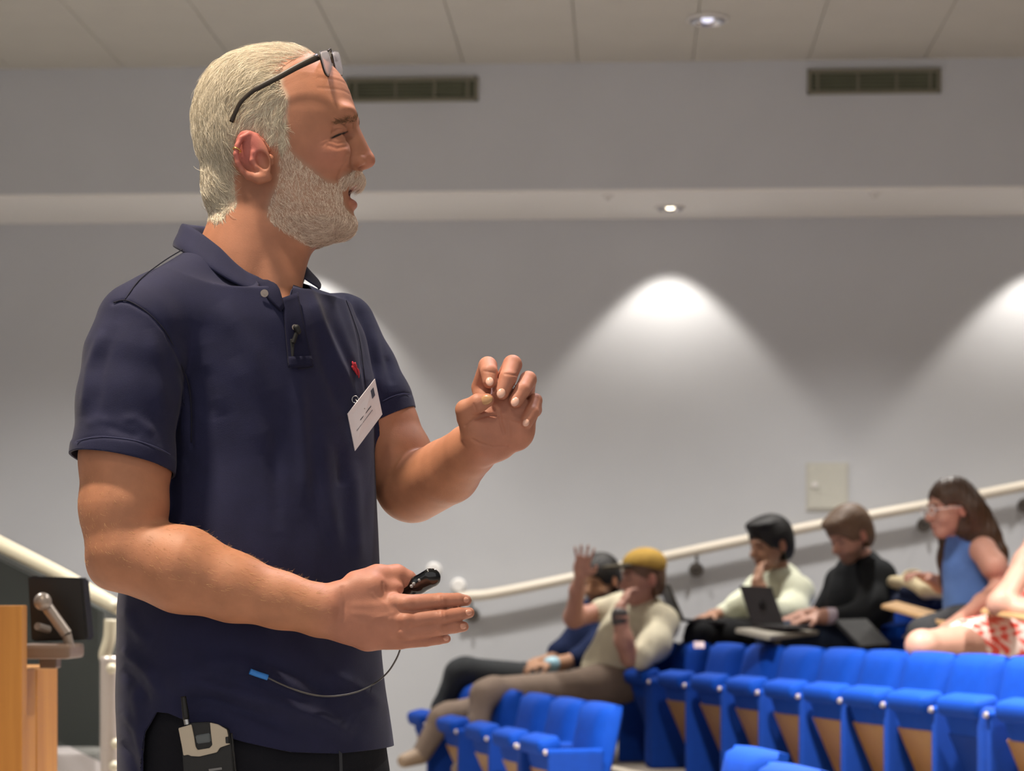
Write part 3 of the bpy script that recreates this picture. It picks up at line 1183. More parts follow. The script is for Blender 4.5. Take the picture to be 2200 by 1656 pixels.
c.limb([(1280, 1455, 12.2, .12), (1140, 1462, 12.0, .092), (1000, 1442, 11.8, .072), (985, 1447, 11.8, .068), (950, 1520, 11.8, .052), (930, 1600, 11.85, .045)], S, .03)
c.limb([(1280, 1458, 12.3, .12), (1120, 1470, 12.2, .088), (1010, 1462, 12.1, .07), (985, 1530, 12.1, .052)], S, .03)
rpart(c.root, 'trousers', S, .0085, cloth('charcoal_trousers', (48, 50, 52)))
c.cap_hair((22, 18, 16), lift=.014)
S = Solid()
a_ = unit(pk_(1180, 1427, 11.86) - pk_(1205, 1425, 11.9))
w0 = pk_(1186, 1426, 11.87)
S.cone(w0 - a_ * .012, w0 + a_ * .012, .038, .038)
rpart(c.root, 'wristwatch', S, .005, mat('pale_watch', (150, 190, 205), rough=.3))

# --- man in the pale sweater, hand at his chin
c = Sitter('black-haired man in a pale green sweater with hand at his chin, third row', ground(1650, 11.8, .54), (.33, .17, .105), (1655, 1170, 11.75), (-.84, -.50, -.20), 1.06)
c.limb([(1668, 1215, 11.85, .062), (1672, 1250, 11.88, .072)])
c.limb([(1560, 1318, 11.75, .037), (1530, 1322, 11.7, .030)])
c.hand(pk_(1532, 1322, 11.7), pk_(1486, 1330, 11.6), .55, side=(.2, .1, -1), k=1.05)
c.limb([(1640, 1300, 11.5, .042), (1632, 1268, 11.45, .036), (1627, 1250, 11.45, .030)])
c.hand(pk_(1627, 1252, 11.45), pk_(1632, 1212, 11.5), .9, side=(.8, .5, .1), k=1.05)
c.finish()
S = Solid()
c.limb([(1672, 1262, 11.9, .135), (1662, 1310, 11.9, .155), (1652, 1370, 11.9, .155)], S, .06)
c.limb([(1712, 1272, 11.75, .078), (1632, 1266, 12.05, .072)], S, .06)
c.limb([(1712, 1275, 11.75, .082), (1700, 1320, 11.62, .078), (1648, 1318, 11.5, .062), (1638, 1292, 11.46, .052)], S, .05)
c.limb([(1630, 1268, 12.0, .075), (1590, 1305, 11.9, .068), (1555, 1320, 11.75, .052)], S, .05)
c.limb([(1668, 1236, 11.86, .070), (1670, 1252, 11.88, .085)], S, .03)
rpart(c.root, 'sweater', S, .0075, cloth('pale_sweater', (204, 206, 184), bscale=40))
S = Solid()
c.limb([(1650, 1378, 11.9, .13), (1560, 1368, 11.6, .092), (1505, 1362, 11.45, .075), (1490, 1440, 11.4, .055)], S, .03)
c.limb([(1650, 1378, 12.0, .13), (1570, 1362, 11.9, .085), (1500, 1372, 11.8, .072), (1490, 1440, 11.8, .055)], S, .03)
rpart(c.root, 'trousers', S, .0085, cloth('black_trousers', (18, 18, 20)))
c.cap_hair((16, 13, 12), lift=.014, extra=lambda S_: (c.hball(S_, (.045, 0, .105), (.065, .075, .030), .03)))

# --- man in the dark shirt typing
c = Sitter('brown-haired man in a black shirt typing on a laptop, third row', ground(1845, 11.0, .54), (.44, .23, .165), (1826, 1150, 10.9), (-.76, -.48, -.46), 1.0)
c.limb([(1846, 1195, 11.0, .060), (1852, 1230, 11.05, .072)])
c.limb([(1800, 1322, 10.75, .038), (1770, 1324, 10.72, .031), (1752, 1326, 10.7, .028)])
c.hand(pk_(1754, 1326, 10.7), pk_(1698, 1336, 10.65), .4, side=(.1, .1, -1), k=1.05)
c.limb([(1760, 1318, 11.2, .036), (1720, 1322, 11.1, .028)])
c.hand(pk_(1722, 1322, 11.1), pk_(1680, 1330, 11.0), .4, side=(.1, .1, -1), k=1.0)
c.finish(beard=(.20, .11, .075))
S = Solid()
c.limb([(1850, 1238, 11.05, .130), (1848, 1290, 11.05, .150), (1850, 1360, 11.05, .155)], S, .06)
c.limb([(1885, 1240, 10.92, .076), (1808, 1250, 11.2, .072)], S, .06)
c.limb([(1887, 1243, 10.92, .082), (1878, 1305, 10.82, .078), (1845, 1326, 10.78, .062), (1800, 1326, 10.75, .048)], S, .05)
c.limb([(1808, 1252, 11.2, .07), (1785, 1300, 11.2, .062), (1760, 1320, 11.2, .046)], S, .05)
c.limb([(1848, 1205, 11.02, .068), (1852, 1222, 11.04, .082)], S, .03)
rpart(c.root, 'shirt', S, .0075, cloth('black_shirt', (28, 30, 32), bscale=35))
S = Solid()
c.limb([(1850, 1375, 11.05, .13), (1740, 1372, 10.8, .09), (1660, 1368, 10.65, .072), (1650, 1440, 10.6, .055)], S, .03)
c.limb([(1850, 1375, 11.2, .13), (1740, 1368, 11.1, .085), (1680, 1368, 11.0, .07), (1670, 1440, 11.0, .055)], S, .03)
rpart(c.root, 'trousers', S, .0085, cloth('dark_jeans', (38, 48, 66)))
c.cap_hair((108, 84, 64), lift=.017, extra=lambda S_: (c.hball(S_, (.060, 0, .098), (.055, .070, .026), .03)))
S = Solid()
a_ = unit(pk_(1752, 1326, 10.7) - pk_(1800, 1322, 10.75))
w0 = pk_(1782, 1323.5, 10.73)
S.cone(w0 - a_ * .012, w0 + a_ * .012, .039, .039)
rpart(c.root, 'wristwatch', S, .005, mat('light_strap', (180, 165, 175), rough=.4))

# --- woman with long brown hair
c = Sitter('woman with long brown hair in a sleeveless blue top, third row', ground(2080, 10.1, .54), (.47, .24, .175), (2042, 1093, 10.0), (-.93, -.34, -.12), 1.0)
c.limb([(2058, 1132, 10.05, .050), (2068, 1165, 10.08, .060)])
c.limb([(2112, 1182, 9.92, .060), (2135, 1215, 9.86, .052), (2158, 1252, 9.9, .042), (2110, 1295, 9.75, .036), (2062, 1330, 9.62, .027)])
c.hand(pk_(2064, 1328, 9.62), pk_(2018, 1352, 9.55), .35, side=(.2, .2, -1), k=.95)
c.limb([(2062, 1192, 10.25, .045), (2040, 1250, 10.25, .040), (2022, 1256, 10.2, .034), (1995, 1242, 10.15, .027)])
c.hand(pk_(1997, 1243, 10.15), pk_(1955, 1228, 10.1), .7, side=(.3, .2, -1), k=.95)
c.finish()
S = Solid()
c.limb([(2078, 1182, 10.1, .095), (2088, 1225, 10.1, .118), (2092, 1290, 10.1, .122), (2095, 1330, 10.1, .13)], S, .05)
c.limb([(2100, 1186, 9.98, .050), (2062, 1186, 10.22, .050)], S, .05)
c.limb([(2062, 1148, 10.06, .054), (2070, 1170, 10.09, .066)], S, .03)
rpart(c.root, 'top', S, .0075, cloth('blue_top', (92, 124, 184), bscale=40))
S = Solid()
c.limb([(2098, 1350, 10.1, .13), (2060, 1352, 9.95, .10), (1985, 1362, 9.75, .075)], S, .03)
c.limb([(2098, 1350, 10.2, .13), (2050, 1352, 10.2, .095), (1990, 1362, 10.1, .072)], S, .03)
rpart(c.root, 'trousers', S, .0085, cloth('grey_trousers', (58, 58, 60)))
S = Solid()
c.hball(S, (-.016, 0, .042), (.108, .088, .098))
c.hball(S, (-.060, 0, -.02), (.075, .086, .11), .03)
S.chain([tuple(c.hp(-.060, .03, -.02)) + (.085,), tuple(pk_(2092, 1120, 10.02)) + (.078,), tuple(pk_(2118, 1152, 10.0)) + (.060,), tuple(pk_(2146, 1186, 9.98)) + (.032,), tuple(pk_(2160, 1206, 9.98)) + (.012,)], .04)
S.chain([tuple(c.hp(-.02, -.082, .0)) + (.040,), tuple(pk_(2040, 1150, 10.14)) + (.042,), tuple(pk_(2036, 1200, 10.16)) + (.042,), tuple(pk_(2034, 1250, 10.16)) + (.030,), tuple(pk_(2034, 1268, 10.16)) + (.014,)], .03)
c.hball(S, (.125, 0, -.045), (.095, .085, .115), .012, 's')
c.hball(S, (.040, .085, -.06), (.070, .045, .085), .012, 's')
c.hball(S, (.02, 0, .145), (.12, .006, .012), .006, 's')
v, f = S.mesh(.006)
v = smooth_mesh(v, f, 2)
n = normals(v, f)
v = v + n * (.0025 * np.sin(v[:, 0] * 330 + v[:, 1] * 200) * np.sin(v[:, 1] * 260 + v[:, 0] * 90))[:, None]
link('hair', np_mesh('hair', v - np.array(c.root.location), f), c.root, mat('long_brown_hair', (66, 42, 22), rough=.42, spec=.5, bump=.5, bscale=300, var=.3, vscale=60))
g = empty('eyeglasses', tuple(c.hp(.105, 0, .005)), 'clear-framed eyeglasses on the woman with long brown hair', 'glasses')
for e in (-1, 1):
    o_ = [tuple(Vector(c.hp(.112 - abs(.012 * math.cos(t)) * 0, e * (.034 + .024 * math.cos(t)), .004 + .019 * math.sin(t))) - g.location) for t in np.linspace(0, 2 * np.pi, 20, endpoint=False)]
    link('rim', tube_mesh('rim', o_, .0026, 6, True), g, mat('clear_acetate', (225, 220, 215), rough=.2))
    link('temple', tube_mesh('temple', [tuple(Vector(c.hp(.108, e * .060, .008)) - g.location), tuple(Vector(c.hp(.05, e * .080, .008)) - g.location), tuple(Vector(c.hp(-.01, e * .086, .006)) - g.location)], .0022, 6), g, mat('clear_acetate', (225, 220, 215)))
link('bridge', tube_mesh('bridge', [tuple(Vector(c.hp(.114, s_, .008)) - g.location) for s_ in (-.011, 0, .011)], .0024, 6), g, mat('clear_acetate', (225, 220, 215)))

# --- woman in a coral patterned dress, cut by the right edge
c = Sitter('person in a coral and white patterned dress at the right edge, elbow bent', ground(2230, 9.5, .54), (.46, .25, .185), (2275, 1075, 9.35), (-.93, -.34, -.1), .97)
c.limb([(2272, 1112, 9.4, .05), (2272, 1145, 9.42, .06)])
c.limb([(2232, 1165, 9.25, .054), (2205, 1208, 9.18, .049), (2158, 1286, 9.1, .044), (2146, 1298, 9.1, .042), (2200, 1312, 9.05, .036), (2248, 1305, 9.0, .028)])
c.hand(pk_(2246, 1305, 9.0), pk_(2300, 1290, 9.0), .5, side=(-.2, .3, 1), k=.95)
c.limb([(2175, 1385, 9.5, .085), (2080, 1381, 9.3, .078), (1980, 1387, 9.05, .058), (1985, 1402, 9.1, .050), (2015, 1470, 9.15, .045)])
c.limb([(2190, 1390, 9.7, .085), (2090, 1388, 9.6, .075), (1990, 1394, 9.5, .055), (1985, 1470, 9.5, .045)])
c.finish()


def coral(v):
    a = np.sin(v[:, 0] * 75 + 2 * np.sin(v[:, 2] * 60)) * np.sin(v[:, 2] * 85 + v[:, 1] * 70)
    m = (a > .05)[:, None]
    return np.where(m, np.array(lin(225, 80, 66)[:3]), np.array(lin(238, 214, 205)[:3]))


S = Solid()
c.limb([(2262, 1190, 9.45, .11), (2262, 1250, 9.5, .125), (2262, 1330, 9.5, .14)], S, .05)
c.limb([(2250, 1172, 9.32, .062), (2290, 1172, 9.55, .062)], S, .05)
c.limb([(2240, 1362, 9.5, .15), (2160, 1372, 9.45, .115), (2075, 1378, 9.3, .090)], S, .05)
c.limb([(2240, 1370, 9.65, .15), (2170, 1380, 9.65, .11), (2080, 1384, 9.58, .085)], S, .05)
rpart(c.root, 'dress', S, .0075, mat('coral_print', (230, 120, 105), rough=.85, vcol=True, bump=.3, bscale=60), coral)
c.cap_hair((90, 60, 40), lift=.02)


# ------------------------------------------------------------------ laptops, tablets, bags among the audience
def slab(root, name, corners, th, m, bev=.003):
    """flat panel from four world corners, given thickness, lying behind the face"""
    w = [Vector(p) - root.location for p in corners]
    n = (w[1] - w[0]).cross(w[3] - w[0]).normalized()
    bm = bmesh.new()
    vs = [bm.verts.new(p) for p in w]
    f_ = bm.faces.new(vs)
    r = bmesh.ops.extrude_face_region(bm, geom=[f_])
    bmesh.ops.translate(bm, vec=n * th, verts=[e for e in r['geom'] if isinstance(e, bmesh.types.BMVert)])
    bmesh.ops.bevel(bm, geom=list(bm.edges), offset=bev, segments=2, affect='EDGES')
    return link(name, bm_mesh(name, bm), root, m)


M_LAP = mat('laptop_dark', (42, 38, 40), rough=.4, metal=.3)
M_LAPS = mat('laptop_side', (70, 66, 58), rough=.4, metal=.3)
M_KEY = mat('keys_black', (16, 16, 17), rough=.5)
lp = empty('laptop', tuple(P(1645, 1340, 10.6)), 'dark laptop with a round mark on its lid, in front of the man in black', 'laptop')
dl = 10.45
cor = [P(1590, 1257, dl + .03), P(1658, 1260, dl + .20), P(1686, 1340, dl + .14), P(1617, 1340, dl - .03)]
slab(lp, 'lid', cor, .008, M_LAP)
m_ = (Vector(cor[0]) + Vector(cor[1]) + Vector(cor[2]) + Vector(cor[3])) / 4
nn_ = (Vector(cor[1]) - Vector(cor[0])).cross(Vector(cor[3]) - Vector(cor[0])).normalized()
if nn_.y > 0:
    nn_ = -nn_
bm = bmesh.new()
add_cyl(bm, m_ - lp.location + nn_ * .004, m_ - lp.location + nn_ * .011, .020, n=20)
link('emblem', bm_mesh('emblem', bm, True, 40), lp, mat('emblem_black', (14, 13, 14), rough=.3))
slab(lp, 'base', [P(1617, 1341, dl - .03), P(1686, 1341, dl + .14), P(1752, 1346, dl + .1), P(1690, 1347, dl - .08)], .014, M_LAP)
slab(lp, 'keyboard', [P(1632, 1340, dl), P(1688, 1340.5, dl + .12), P(1722, 1343, dl + .1), P(1672, 1343, dl - .03)], .004, M_KEY, .001)
tt = empty('writing_tray', tuple(P(1670, 1355, 10.5)), 'grey fold-out writing tray under the dark laptop', 'tray')
slab(tt, 'board', [P(1580, 1349, 10.35), P(1690, 1345, 10.75), P(1760, 1354, 10.65), P(1655, 1366, 10.2)], .022, mat('tray_grey', (140, 134, 122), rough=.5))
bm = bmesh.new()
add_box(bm, (0, 0, -.09), (.03, .03, .14), None, .004)
link('support', bm_mesh('support', bm), tt, M_LAPS)

lp = empty('laptop', tuple(P(1460, 1335, 11.6)), 'dark laptop seen edge-on between the capped man and the pale sweater', 'laptop')
cor = [P(1412, 1255, 11.75), P(1434, 1257, 11.45), P(1466, 1332, 11.4), P(1446, 1334, 11.72)]
slab(lp, 'lid', cor, .012, M_LAPS)
slab(lp, 'base', [P(1446, 1334, 11.74), P(1466, 1335, 11.38), P(1560, 1344, 11.42), P(1545, 1341, 11.74)], .016, M_LAP)
slab(lp, 'keyboard', [P(1462, 1333.5, 11.7), P(1478, 1334.5, 11.44), P(1530, 1339, 11.46), P(1518, 1337.5, 11.7)], .004, M_KEY, .001)

M_TAB = mat('tablet_wood', (196, 158, 112), rough=.45, var=.12, vscale=12)
for lab, cor in (('wooden writing tablet angled up in front of the woman in blue', [P(1894, 1298, 10.15), P(1925, 1290, 10.6), P(2085, 1334, 10.0), P(2060, 1344, 9.55)]),
                 ('wooden writing tablet at the right edge under the bent elbow', [P(2108, 1308, 9.15), P(2122, 1302, 9.45), P(2300, 1326, 9.1), P(2290, 1336, 8.75)])):
    o = empty('writing_tablet', tuple(cor[0]), lab, 'tablet')
    slab(o, 'board', cor, .018, M_TAB)
    bm = bmesh.new()
    add_cyl(bm, Vector(cor[2]) - o.location, Vector(cor[2]) - o.location - Vector((0, 0, .16)), .012, n=12)
    link('hinge_post', bm_mesh('hinge_post', bm, True, 40), o, M_STEEL)

o = empty('notebook', tuple(P(1860, 1358, 10.2)), 'black folder leaning over the blue seat in front of the man in black', 'folder')
slab(o, 'cover', [P(1795, 1330, 10.3), P(1862, 1328, 10.45), P(1915, 1384, 10.3), P(1850, 1388, 10.1)], .02, M_KEY)
slab(o, 'pages', [P(1800, 1333, 10.33), P(1862, 1331, 10.47), P(1910, 1382, 10.33), P(1852, 1386, 10.13)], .012, M_LAP)
o = empty('tote_bag', tuple(P(1965, 1275, 10.7)), 'cream cloth bag lying on the seat beside the woman in blue', 'bag')
S = Solid()
S.chain([tuple(P(1918, 1250, 10.8)) + (.028,), tuple(P(1955, 1258, 10.7)) + (.036,), tuple(P(1990, 1270, 10.6)) + (.030,), tuple(P(2028, 1276, 10.55)) + (.026,)], .03)
S.chain([tuple(P(1930, 1246, 10.8)) + (.018,), tuple(P(1975, 1252, 10.7)) + (.02,)], .02)
rpart(o, 'bag_body', S, .006, cloth('cream_cloth', (212, 196, 160), bscale=30))
pts = [tuple(P(1932, 1250, 10.75) - o.location), tuple(P(1950, 1228, 10.8) - o.location), tuple(P(1978, 1232, 10.8) - o.location), tuple(P(1990, 1262, 10.7) - o.location)]
link('strap', tube_mesh('strap', spline(pts, 16), .009, 8), o, cloth('cream_cloth', (212, 196, 160)))
o = empty('jacket', tuple(P(1960, 1290, 10.7)), 'dark navy jacket bundled under the cream bag', 'jacket')
S = Solid()
S.chain([tuple(P(1918, 1282, 10.85)) + (.05,), tuple(P(1960, 1282, 10.75)) + (.065,), tuple(P(2012, 1290, 10.7)) + (.055,)], .04)
S.chain([tuple(P(1930, 1296, 10.7)) + (.04,), tuple(P(1990, 1300, 10.65)) + (.04,)], .04)
rpart(o, 'bundle', S, .007, cloth('jacket_navy', (32, 40, 66), bscale=30))
S = Solid()
S.chain([tuple(P(1945, 1272, 10.68)) + (.03,), tuple(P(1978, 1278, 10.64)) + (.026,), tuple(P(2002, 1284, 10.62)) + (.02,)], .02)
rpart(o, 'sleeve', S, .006, cloth('jacket_navy', (32, 40, 66)))
o = empty('paper_note', tuple(P(1500, 1385, 10.45)), 'small pale paper tag on top of a second-row seat back', 'paper')
slab(o, 'sheet', [P(1490, 1378, 10.42), P(1512, 1378, 10.36), P(1513, 1392, 10.33), P(1491, 1392, 10.4)], .002, mat('pale_paper', (222, 200, 205), rough=.8), .0004)
# ------------------------------------------------------------------ the speaker
# Built in his own frame: u to the right, v down, w away from the camera, one unit = 1/1700.7 m,
# with u, v equal to frame pixels on the plane through the middle of his head (2.94 m away).
D0 = 2.94
SM = FPX / D0
rng = np.random.RandomState(7)


def man_world(p):
    p = np.asarray(p, float)
    return np.stack([(p[:, 0] - HX) / SM, D0 + p[:, 2] / SM, CZ + (HY - p[:, 1]) / SM], 1)


def q(px, py, w, *r):
    """the point at depth w that is seen at (px, py); radii are scaled with it"""
    k = (FPX + w) / FPX
    return (HX + (px - HX) * k, HY + (py - HY) * k, w) + tuple(t * k for t in r)


def proj(p):
    k = FPX / (FPX + p[:, 2])
    return HX + (p[:, 0] - HX) * k, HY + (p[:, 1] - HY) * k


def table(xs, ys, n=400):
    xs, ys = np.asarray(xs, float), np.asarray(ys, float)
    t = np.linspace(xs[0], xs[-1], n)
    y = np.interp(t, xs, ys)
    k = np.hanning(25)
    k /= k.sum()
    yp = np.pad(y, 12, mode='edge')
    yp[:12] = 2 * y[0] - yp[12:24][::-1]
    yp[-12:] = 2 * y[-1] - yp[-24:-12][::-1]
    return t, np.convolve(yp, k, 'valid')


man = empty('person', tuple(man_world([(545, 3170, 0)])[0]), 'grey-haired bearded man in a navy polo shirt, talking with both hands raised', 'person')
MLOC = np.array(man.location)


def man_part(name, v, f, m, parent=None, tint=None, smooth=True):
    me = np_mesh(name, man_world(v) - MLOC, f, smooth, tint)
    return link(name, me, parent or man, m)


# --- torso loft shared by body, shirt and trousers
TV = [500, 560, 620, 700, 800, 900, 1000, 1100, 1200, 1300, 1400, 1500, 1600, 1750]
TL = [410, 380, 350, 330, 340, 345, 340, 312, 285, 272, 270, 270, 274, 278]
TR = [640, 680, 730, 770, 788, 790, 793, 797, 800, 803, 805, 817, 831, 842]
TB = [.8, .8, .72, .68, .70, .72, .75, .80, .84, .86, .86, .84, .82, .82]
t_v, t_l = table(TV, TL)
_, t_r = table(TV, TR)
_, t_b = table(TV, TB)
YAW = math.radians(45)
FU, FW = math.cos(YAW), -math.sin(YAW)      # where the chest points
SU, SW = math.sin(YAW), math.cos(YAW)       # towards his left shoulder


def torso(off, vmin, vmax):
    def f(u, v, w):
        L, R, B = np.interp(v, t_v, t_l), np.interp(v, t_v, t_r), np.interp(v, t_v, t_b)
        hw = (R - L) / 2
        a = hw / np.sqrt(SU * SU + (B * FU) ** 2)
        b = a * B
        a, b = a + off, b + off
        x, y = u - (L + R) / 2, w
        s, t = x * SU + y * SW, x * FU + y * FW
        r = (np.abs(s / a) ** 2.3 + np.abs(t / b) ** 2.3) ** (1 / 2.3)
        d = (r - 1) * np.minimum(a, b)
        return np.maximum(d, np.maximum(vmin - v, v - vmax)).astype(np.float32)
    return f


# --- head
fv = [195, 240, 262, 284, 300, 330, 364, 390, 415, 450, 480, 500, 515, 532]
fF = [722, 755, 764, 757, 753, 752, 760, 764, 752, 754, 756, 746, 722, 670]
fB = [520, 500, 490, 480, 480, 480, 490, 500, 515, 545, 580, 605, 625, 640]
fW = [92, 115, 120, 119, 118, 116, 113, 109, 105, 98, 86, 72, 56, 28]
h_v, h_f = table(fv, fF)
_, h_b = table(fv, fB)
_, h_w = table(fv, fW)


def face(u, v, w):
    F, B, W = np.interp(v, h_v, h_f), np.interp(v, h_v, h_b), np.interp(v, h_v, h_w)
    c = B + (F - B) * .45
    t = u - c
    t = np.where(t > 0, t / (F - c), t / (c - B))
    r = (np.abs(t) ** 2.35 + np.abs(w / W) ** 2.35) ** (1 / 2.35)
    d = (r - 1) * np.minimum(W, F - c) * .9
    return np.maximum(d, np.maximum(195 - v, v - 531)).astype(np.float32)


def cranium(u, v, w):
    x, y, z = (u - 592) / 171, (v - 266) / 164, w / 131
    r = (np.abs(x) ** 2.25 + np.abs(y) ** 2.25 + np.abs(z) ** 2.25) ** (1 / 2.25)
    return ((r - 1) * 140).astype(np.float32)


body = Solid()
body.add(cranium, (592, 266, 0), 215, 0)
body.add(face, (625, 365, 0), 250, 22)
body.ball((490, 392, 0), (56, 84, 78), 24)                                                    # nape
body.ball((742, 250, -44), (24, 14, 40), 14).ball((742, 250, 44), (24, 14, 40), 14)          # brow ridge
for s in (-1, 1):
    body.ball((760, 299, s * 66), (44, 16, 36), 16, 's')                                       # eye socket
    body.ball((722, 302, s * 58), (25, 18, 30), 6)                                             # lids
    body.ball((722, 291, s * 60), (28, 13, 32), 4)                                             # heavy upper lid
    body.ball((748, 302, s * 60), (18, 4.2, 22), 1.5, 's', rot=[(.95, -.30, 0), (.30, .95, 0), (0, 0, 1)])
    body.ball((712, 345, s * 72), (44, 32, 30), 26)                                            # cheek
    body.ball((762, 320, s * 14), (20, 40, 17), 14)                                            # side of the nose
    body.ball((770, 348, s * 21), (17, 13, 12), 7)                                             # nostril wing
    body.ball((783, 359, s * 10), (9, 5, 5), 3, 's')
body.cone((757, 276, 0), (786, 338, 0), 11, 17, 12)
body.ball((788, 346, 0), (18, 15, 17), 8)
body.ball((776, 357, 0), (16, 8, 9), 6)
body.ball((768, 386, 0), (16, 18, 42), 12)                                                     # upper lip under the moustache
body.ball((764, 399, 0), (17, 8, 27), 5)
body.ball((751, 440, 0), (17, 12, 27), 6)
body.ball((738, 482, 0), (27, 26, 42), 20)                                                     # chin
body.ball((772, 417, 0), (36, 12, 27), 3, 's', rot=[(.96, .28, 0), (-.28, .96, 0), (0, 0, 1)])  # open mouth
body.cone((575, 440, 0), (520, 600, -4), 104, 114, 22, flat=((0, 0, 1), .9))                     # neck
body.cone((590, 560, -26), (610, 672, -70), 46, 50, 26)
body.cone((640, 500, 0), (600, 600, -35), 38, 50, 26)
# ears
for s in (-1, 1):
    w0 = s * 126

    def e(px, py, dw, *r):
        a = q(px, py, -126 + dw, *r)
        return (a[0], a[1], s * -a[2]) + a[3:]
    ax = np.array([-.42, -.9, 0])
    bx = np.array([.86, -.40, s * .32])
    bx /= np.linalg.norm(bx)
    cx = np.cross(ax, bx)
    body.ball(e(544, 334, -12), (56, 35, 10), 6, rot=[ax, bx, cx])
    body.chain([e(577, 322, 0, 5), e(563, 304, -6, 6), e(550, 292, -12, 6.5), e(534, 289, -19, 6.5), e(519, 297, -25, 6.5), e(510, 313, -28, 6), e(507, 331, -29, 6), e(511, 350, -27, 6), e(521, 366, -22, 6), e(535, 378, -17, 8)], 3)
    body.chain([e(535, 378, -17, 8), e(556, 383, -12, 12), e(574, 380, -8, 11)], 6)
    body.ball(e(564, 345, -23), (20, 13, 10), 4, 's', rot=[ax, bx, cx])
    body.ball(e(538, 318, -30), (25, 15, 7), 4, 's', rot=[ax, bx, cx])
    body.chain([e(556, 312, -14, 4), e(545, 328, -20, 5), e(541, 345, -20, 5), e(550, 360, -17, 5), e(562, 366, -14, 5)], 4)
    body.ball(e(580, 344, -8), (9, 13, 9), 5)
# trunk under the clothes, shoulders
body.add(torso(-24, 690, 1560), (560, 1120, 0), 600, 20)
body.cone((500, 660, -40), (330, 735, -215), 62, 76, 30)
body.cone((575, 660, 40), (705, 722, 195), 50, 58, 30)
# right arm (nearer the camera)
body.chain([q(305, 760, -232, 78), q(270, 985, -275, 97), q(266, 1090, -292, 93), q(268, 1176, -302, 84)], 18)
body.cone(q(236, 1218, -296, 44), q(262, 1214, -300, 48), 44, 46, 22)
body.chain([q(278, 1190, -305, 84), q(392, 1224, -322, 92), q(500, 1261, -330, 74), q(600, 1289, -332, 60), q(690, 1311, -330, 55)], 16)
body.chain([q(690, 1312, -330, 56), q(760, 1320, -330, 60), q(838, 1328, -330, 52)], 14, flat=((0, 0, 1), .55))
body.cone(q(735, 1278, -330), q(800, 1262, -322), 30, 32, 16)
# its fingers: index, middle, ring, little
body.chain([q(728, 1346, -326, 28), q(790, 1366, -322, 30), q(858, 1376, -325, 20)], 14)
RH = [[(846, 1296, -332, 24), (882, 1297, -336, 21), (945, 1291, -326, 18.5), (983, 1289, -312, 16.5), (1001, 1290, -303, 13)],
      [(846, 1332, -338, 22), (880, 1333, -345, 19), (948, 1325, -338, 17.5), (986, 1319, -324, 15.5), (1008, 1316, -314, 12.5)],
      [(842, 1358, -334, 20), (878, 1358, -340, 18), (940, 1351, -335, 16), (976, 1347, -324, 14.5), (996, 1346, -316, 12)],
      [(830, 1378, -326, 18), (866, 1379, -330, 15.5), (915, 1376, -326, 14), (942, 1373, -318, 12.5), (959, 1372, -312, 10.5)]]
for fg in RH:
    body.chain([q(*p[:3], p[3] * .95) for p in fg], 2)
for p in ((872, 1296, -346, 14), (872, 1331, -354, 13), (868, 1357, -349, 12), (946, 1290, -338, 9), (948, 1325, -349, 8), (941, 1350, -345, 8)):
    a = q(*p)
    body.ball(a[:3], a[3], 9)
body.chain([q(770, 1262, -315, 38), q(812, 1243, -298, 30), q(852, 1237, -282, 24), q(876, 1245, -276, 19), q(888, 1252, -274, 14)], 8)
body.ball(q(836, 1264, -304)[:3], (30, 20, 24), 12)
# left arm (far side) and its hand, palm towards the camera
body.chain([q(735, 720, 210, 62), q(790, 850, 180, 70), q(816, 910, 168, 79), q(850, 985, 145, 79), q(880, 1046, 125, 74)], 16)
body.chain([q(888, 1050, 110, 73), q(962, 1012, 0, 70), q(1010, 968, -90, 56), q(1042, 944, -140, 50)], 9)
body.chain([q(1040, 948, -135, 50), q(1066, 915, -150, 54), q(1090, 880, -150, 48)], 12, flat=((0.2, -.1, 1), .62))
body.ball(q(1030, 918, -165)[:3], (30, 44, 26), 12, rot=[(.8, -.6, 0), (.6, .8, 0), (0, 0, 1)])
body.ball(q(1112, 925, -158)[:3], (34, 42, 24), 12)
LH = [[(1044, 872, -135, 24), (1033, 832, -118, 20), (1048, 786, -150, 20), (1051, 800, -178, 18.5), (1052, 819, -188, 15.5)],
      [(1074, 866, -135, 23), (1082, 820, -112, 20), (1101, 783, -150, 20.5), (1091, 812, -182, 19), (1078, 843, -190, 16)],
      [(1106, 868, -135, 22), (1130, 838, -115, 19), (1135, 815, -146, 18), (1122, 838, -178, 17), (1108, 862, -188, 15.2)],
      [(1125, 884, -135, 20), (1147, 880, -122, 17), (1150, 860, -148, 15), (1143, 886, -172, 15.5), (1131, 907, -182, 13.5)]]
body.chain([q(1143, 884, -138, 17), q(1112, 922, -150, 32), q(1074, 952, -140, 36)], 14)
for fg in LH:
    body.chain([q(*p) for p in fg], 3)
body.chain([q(1022, 926, -160, 36), q(1006, 897, -172, 24), q(1000, 880, -184, 21), q(1028, 866, -198, 20), q(1047, 860, -202, 15)], 6)

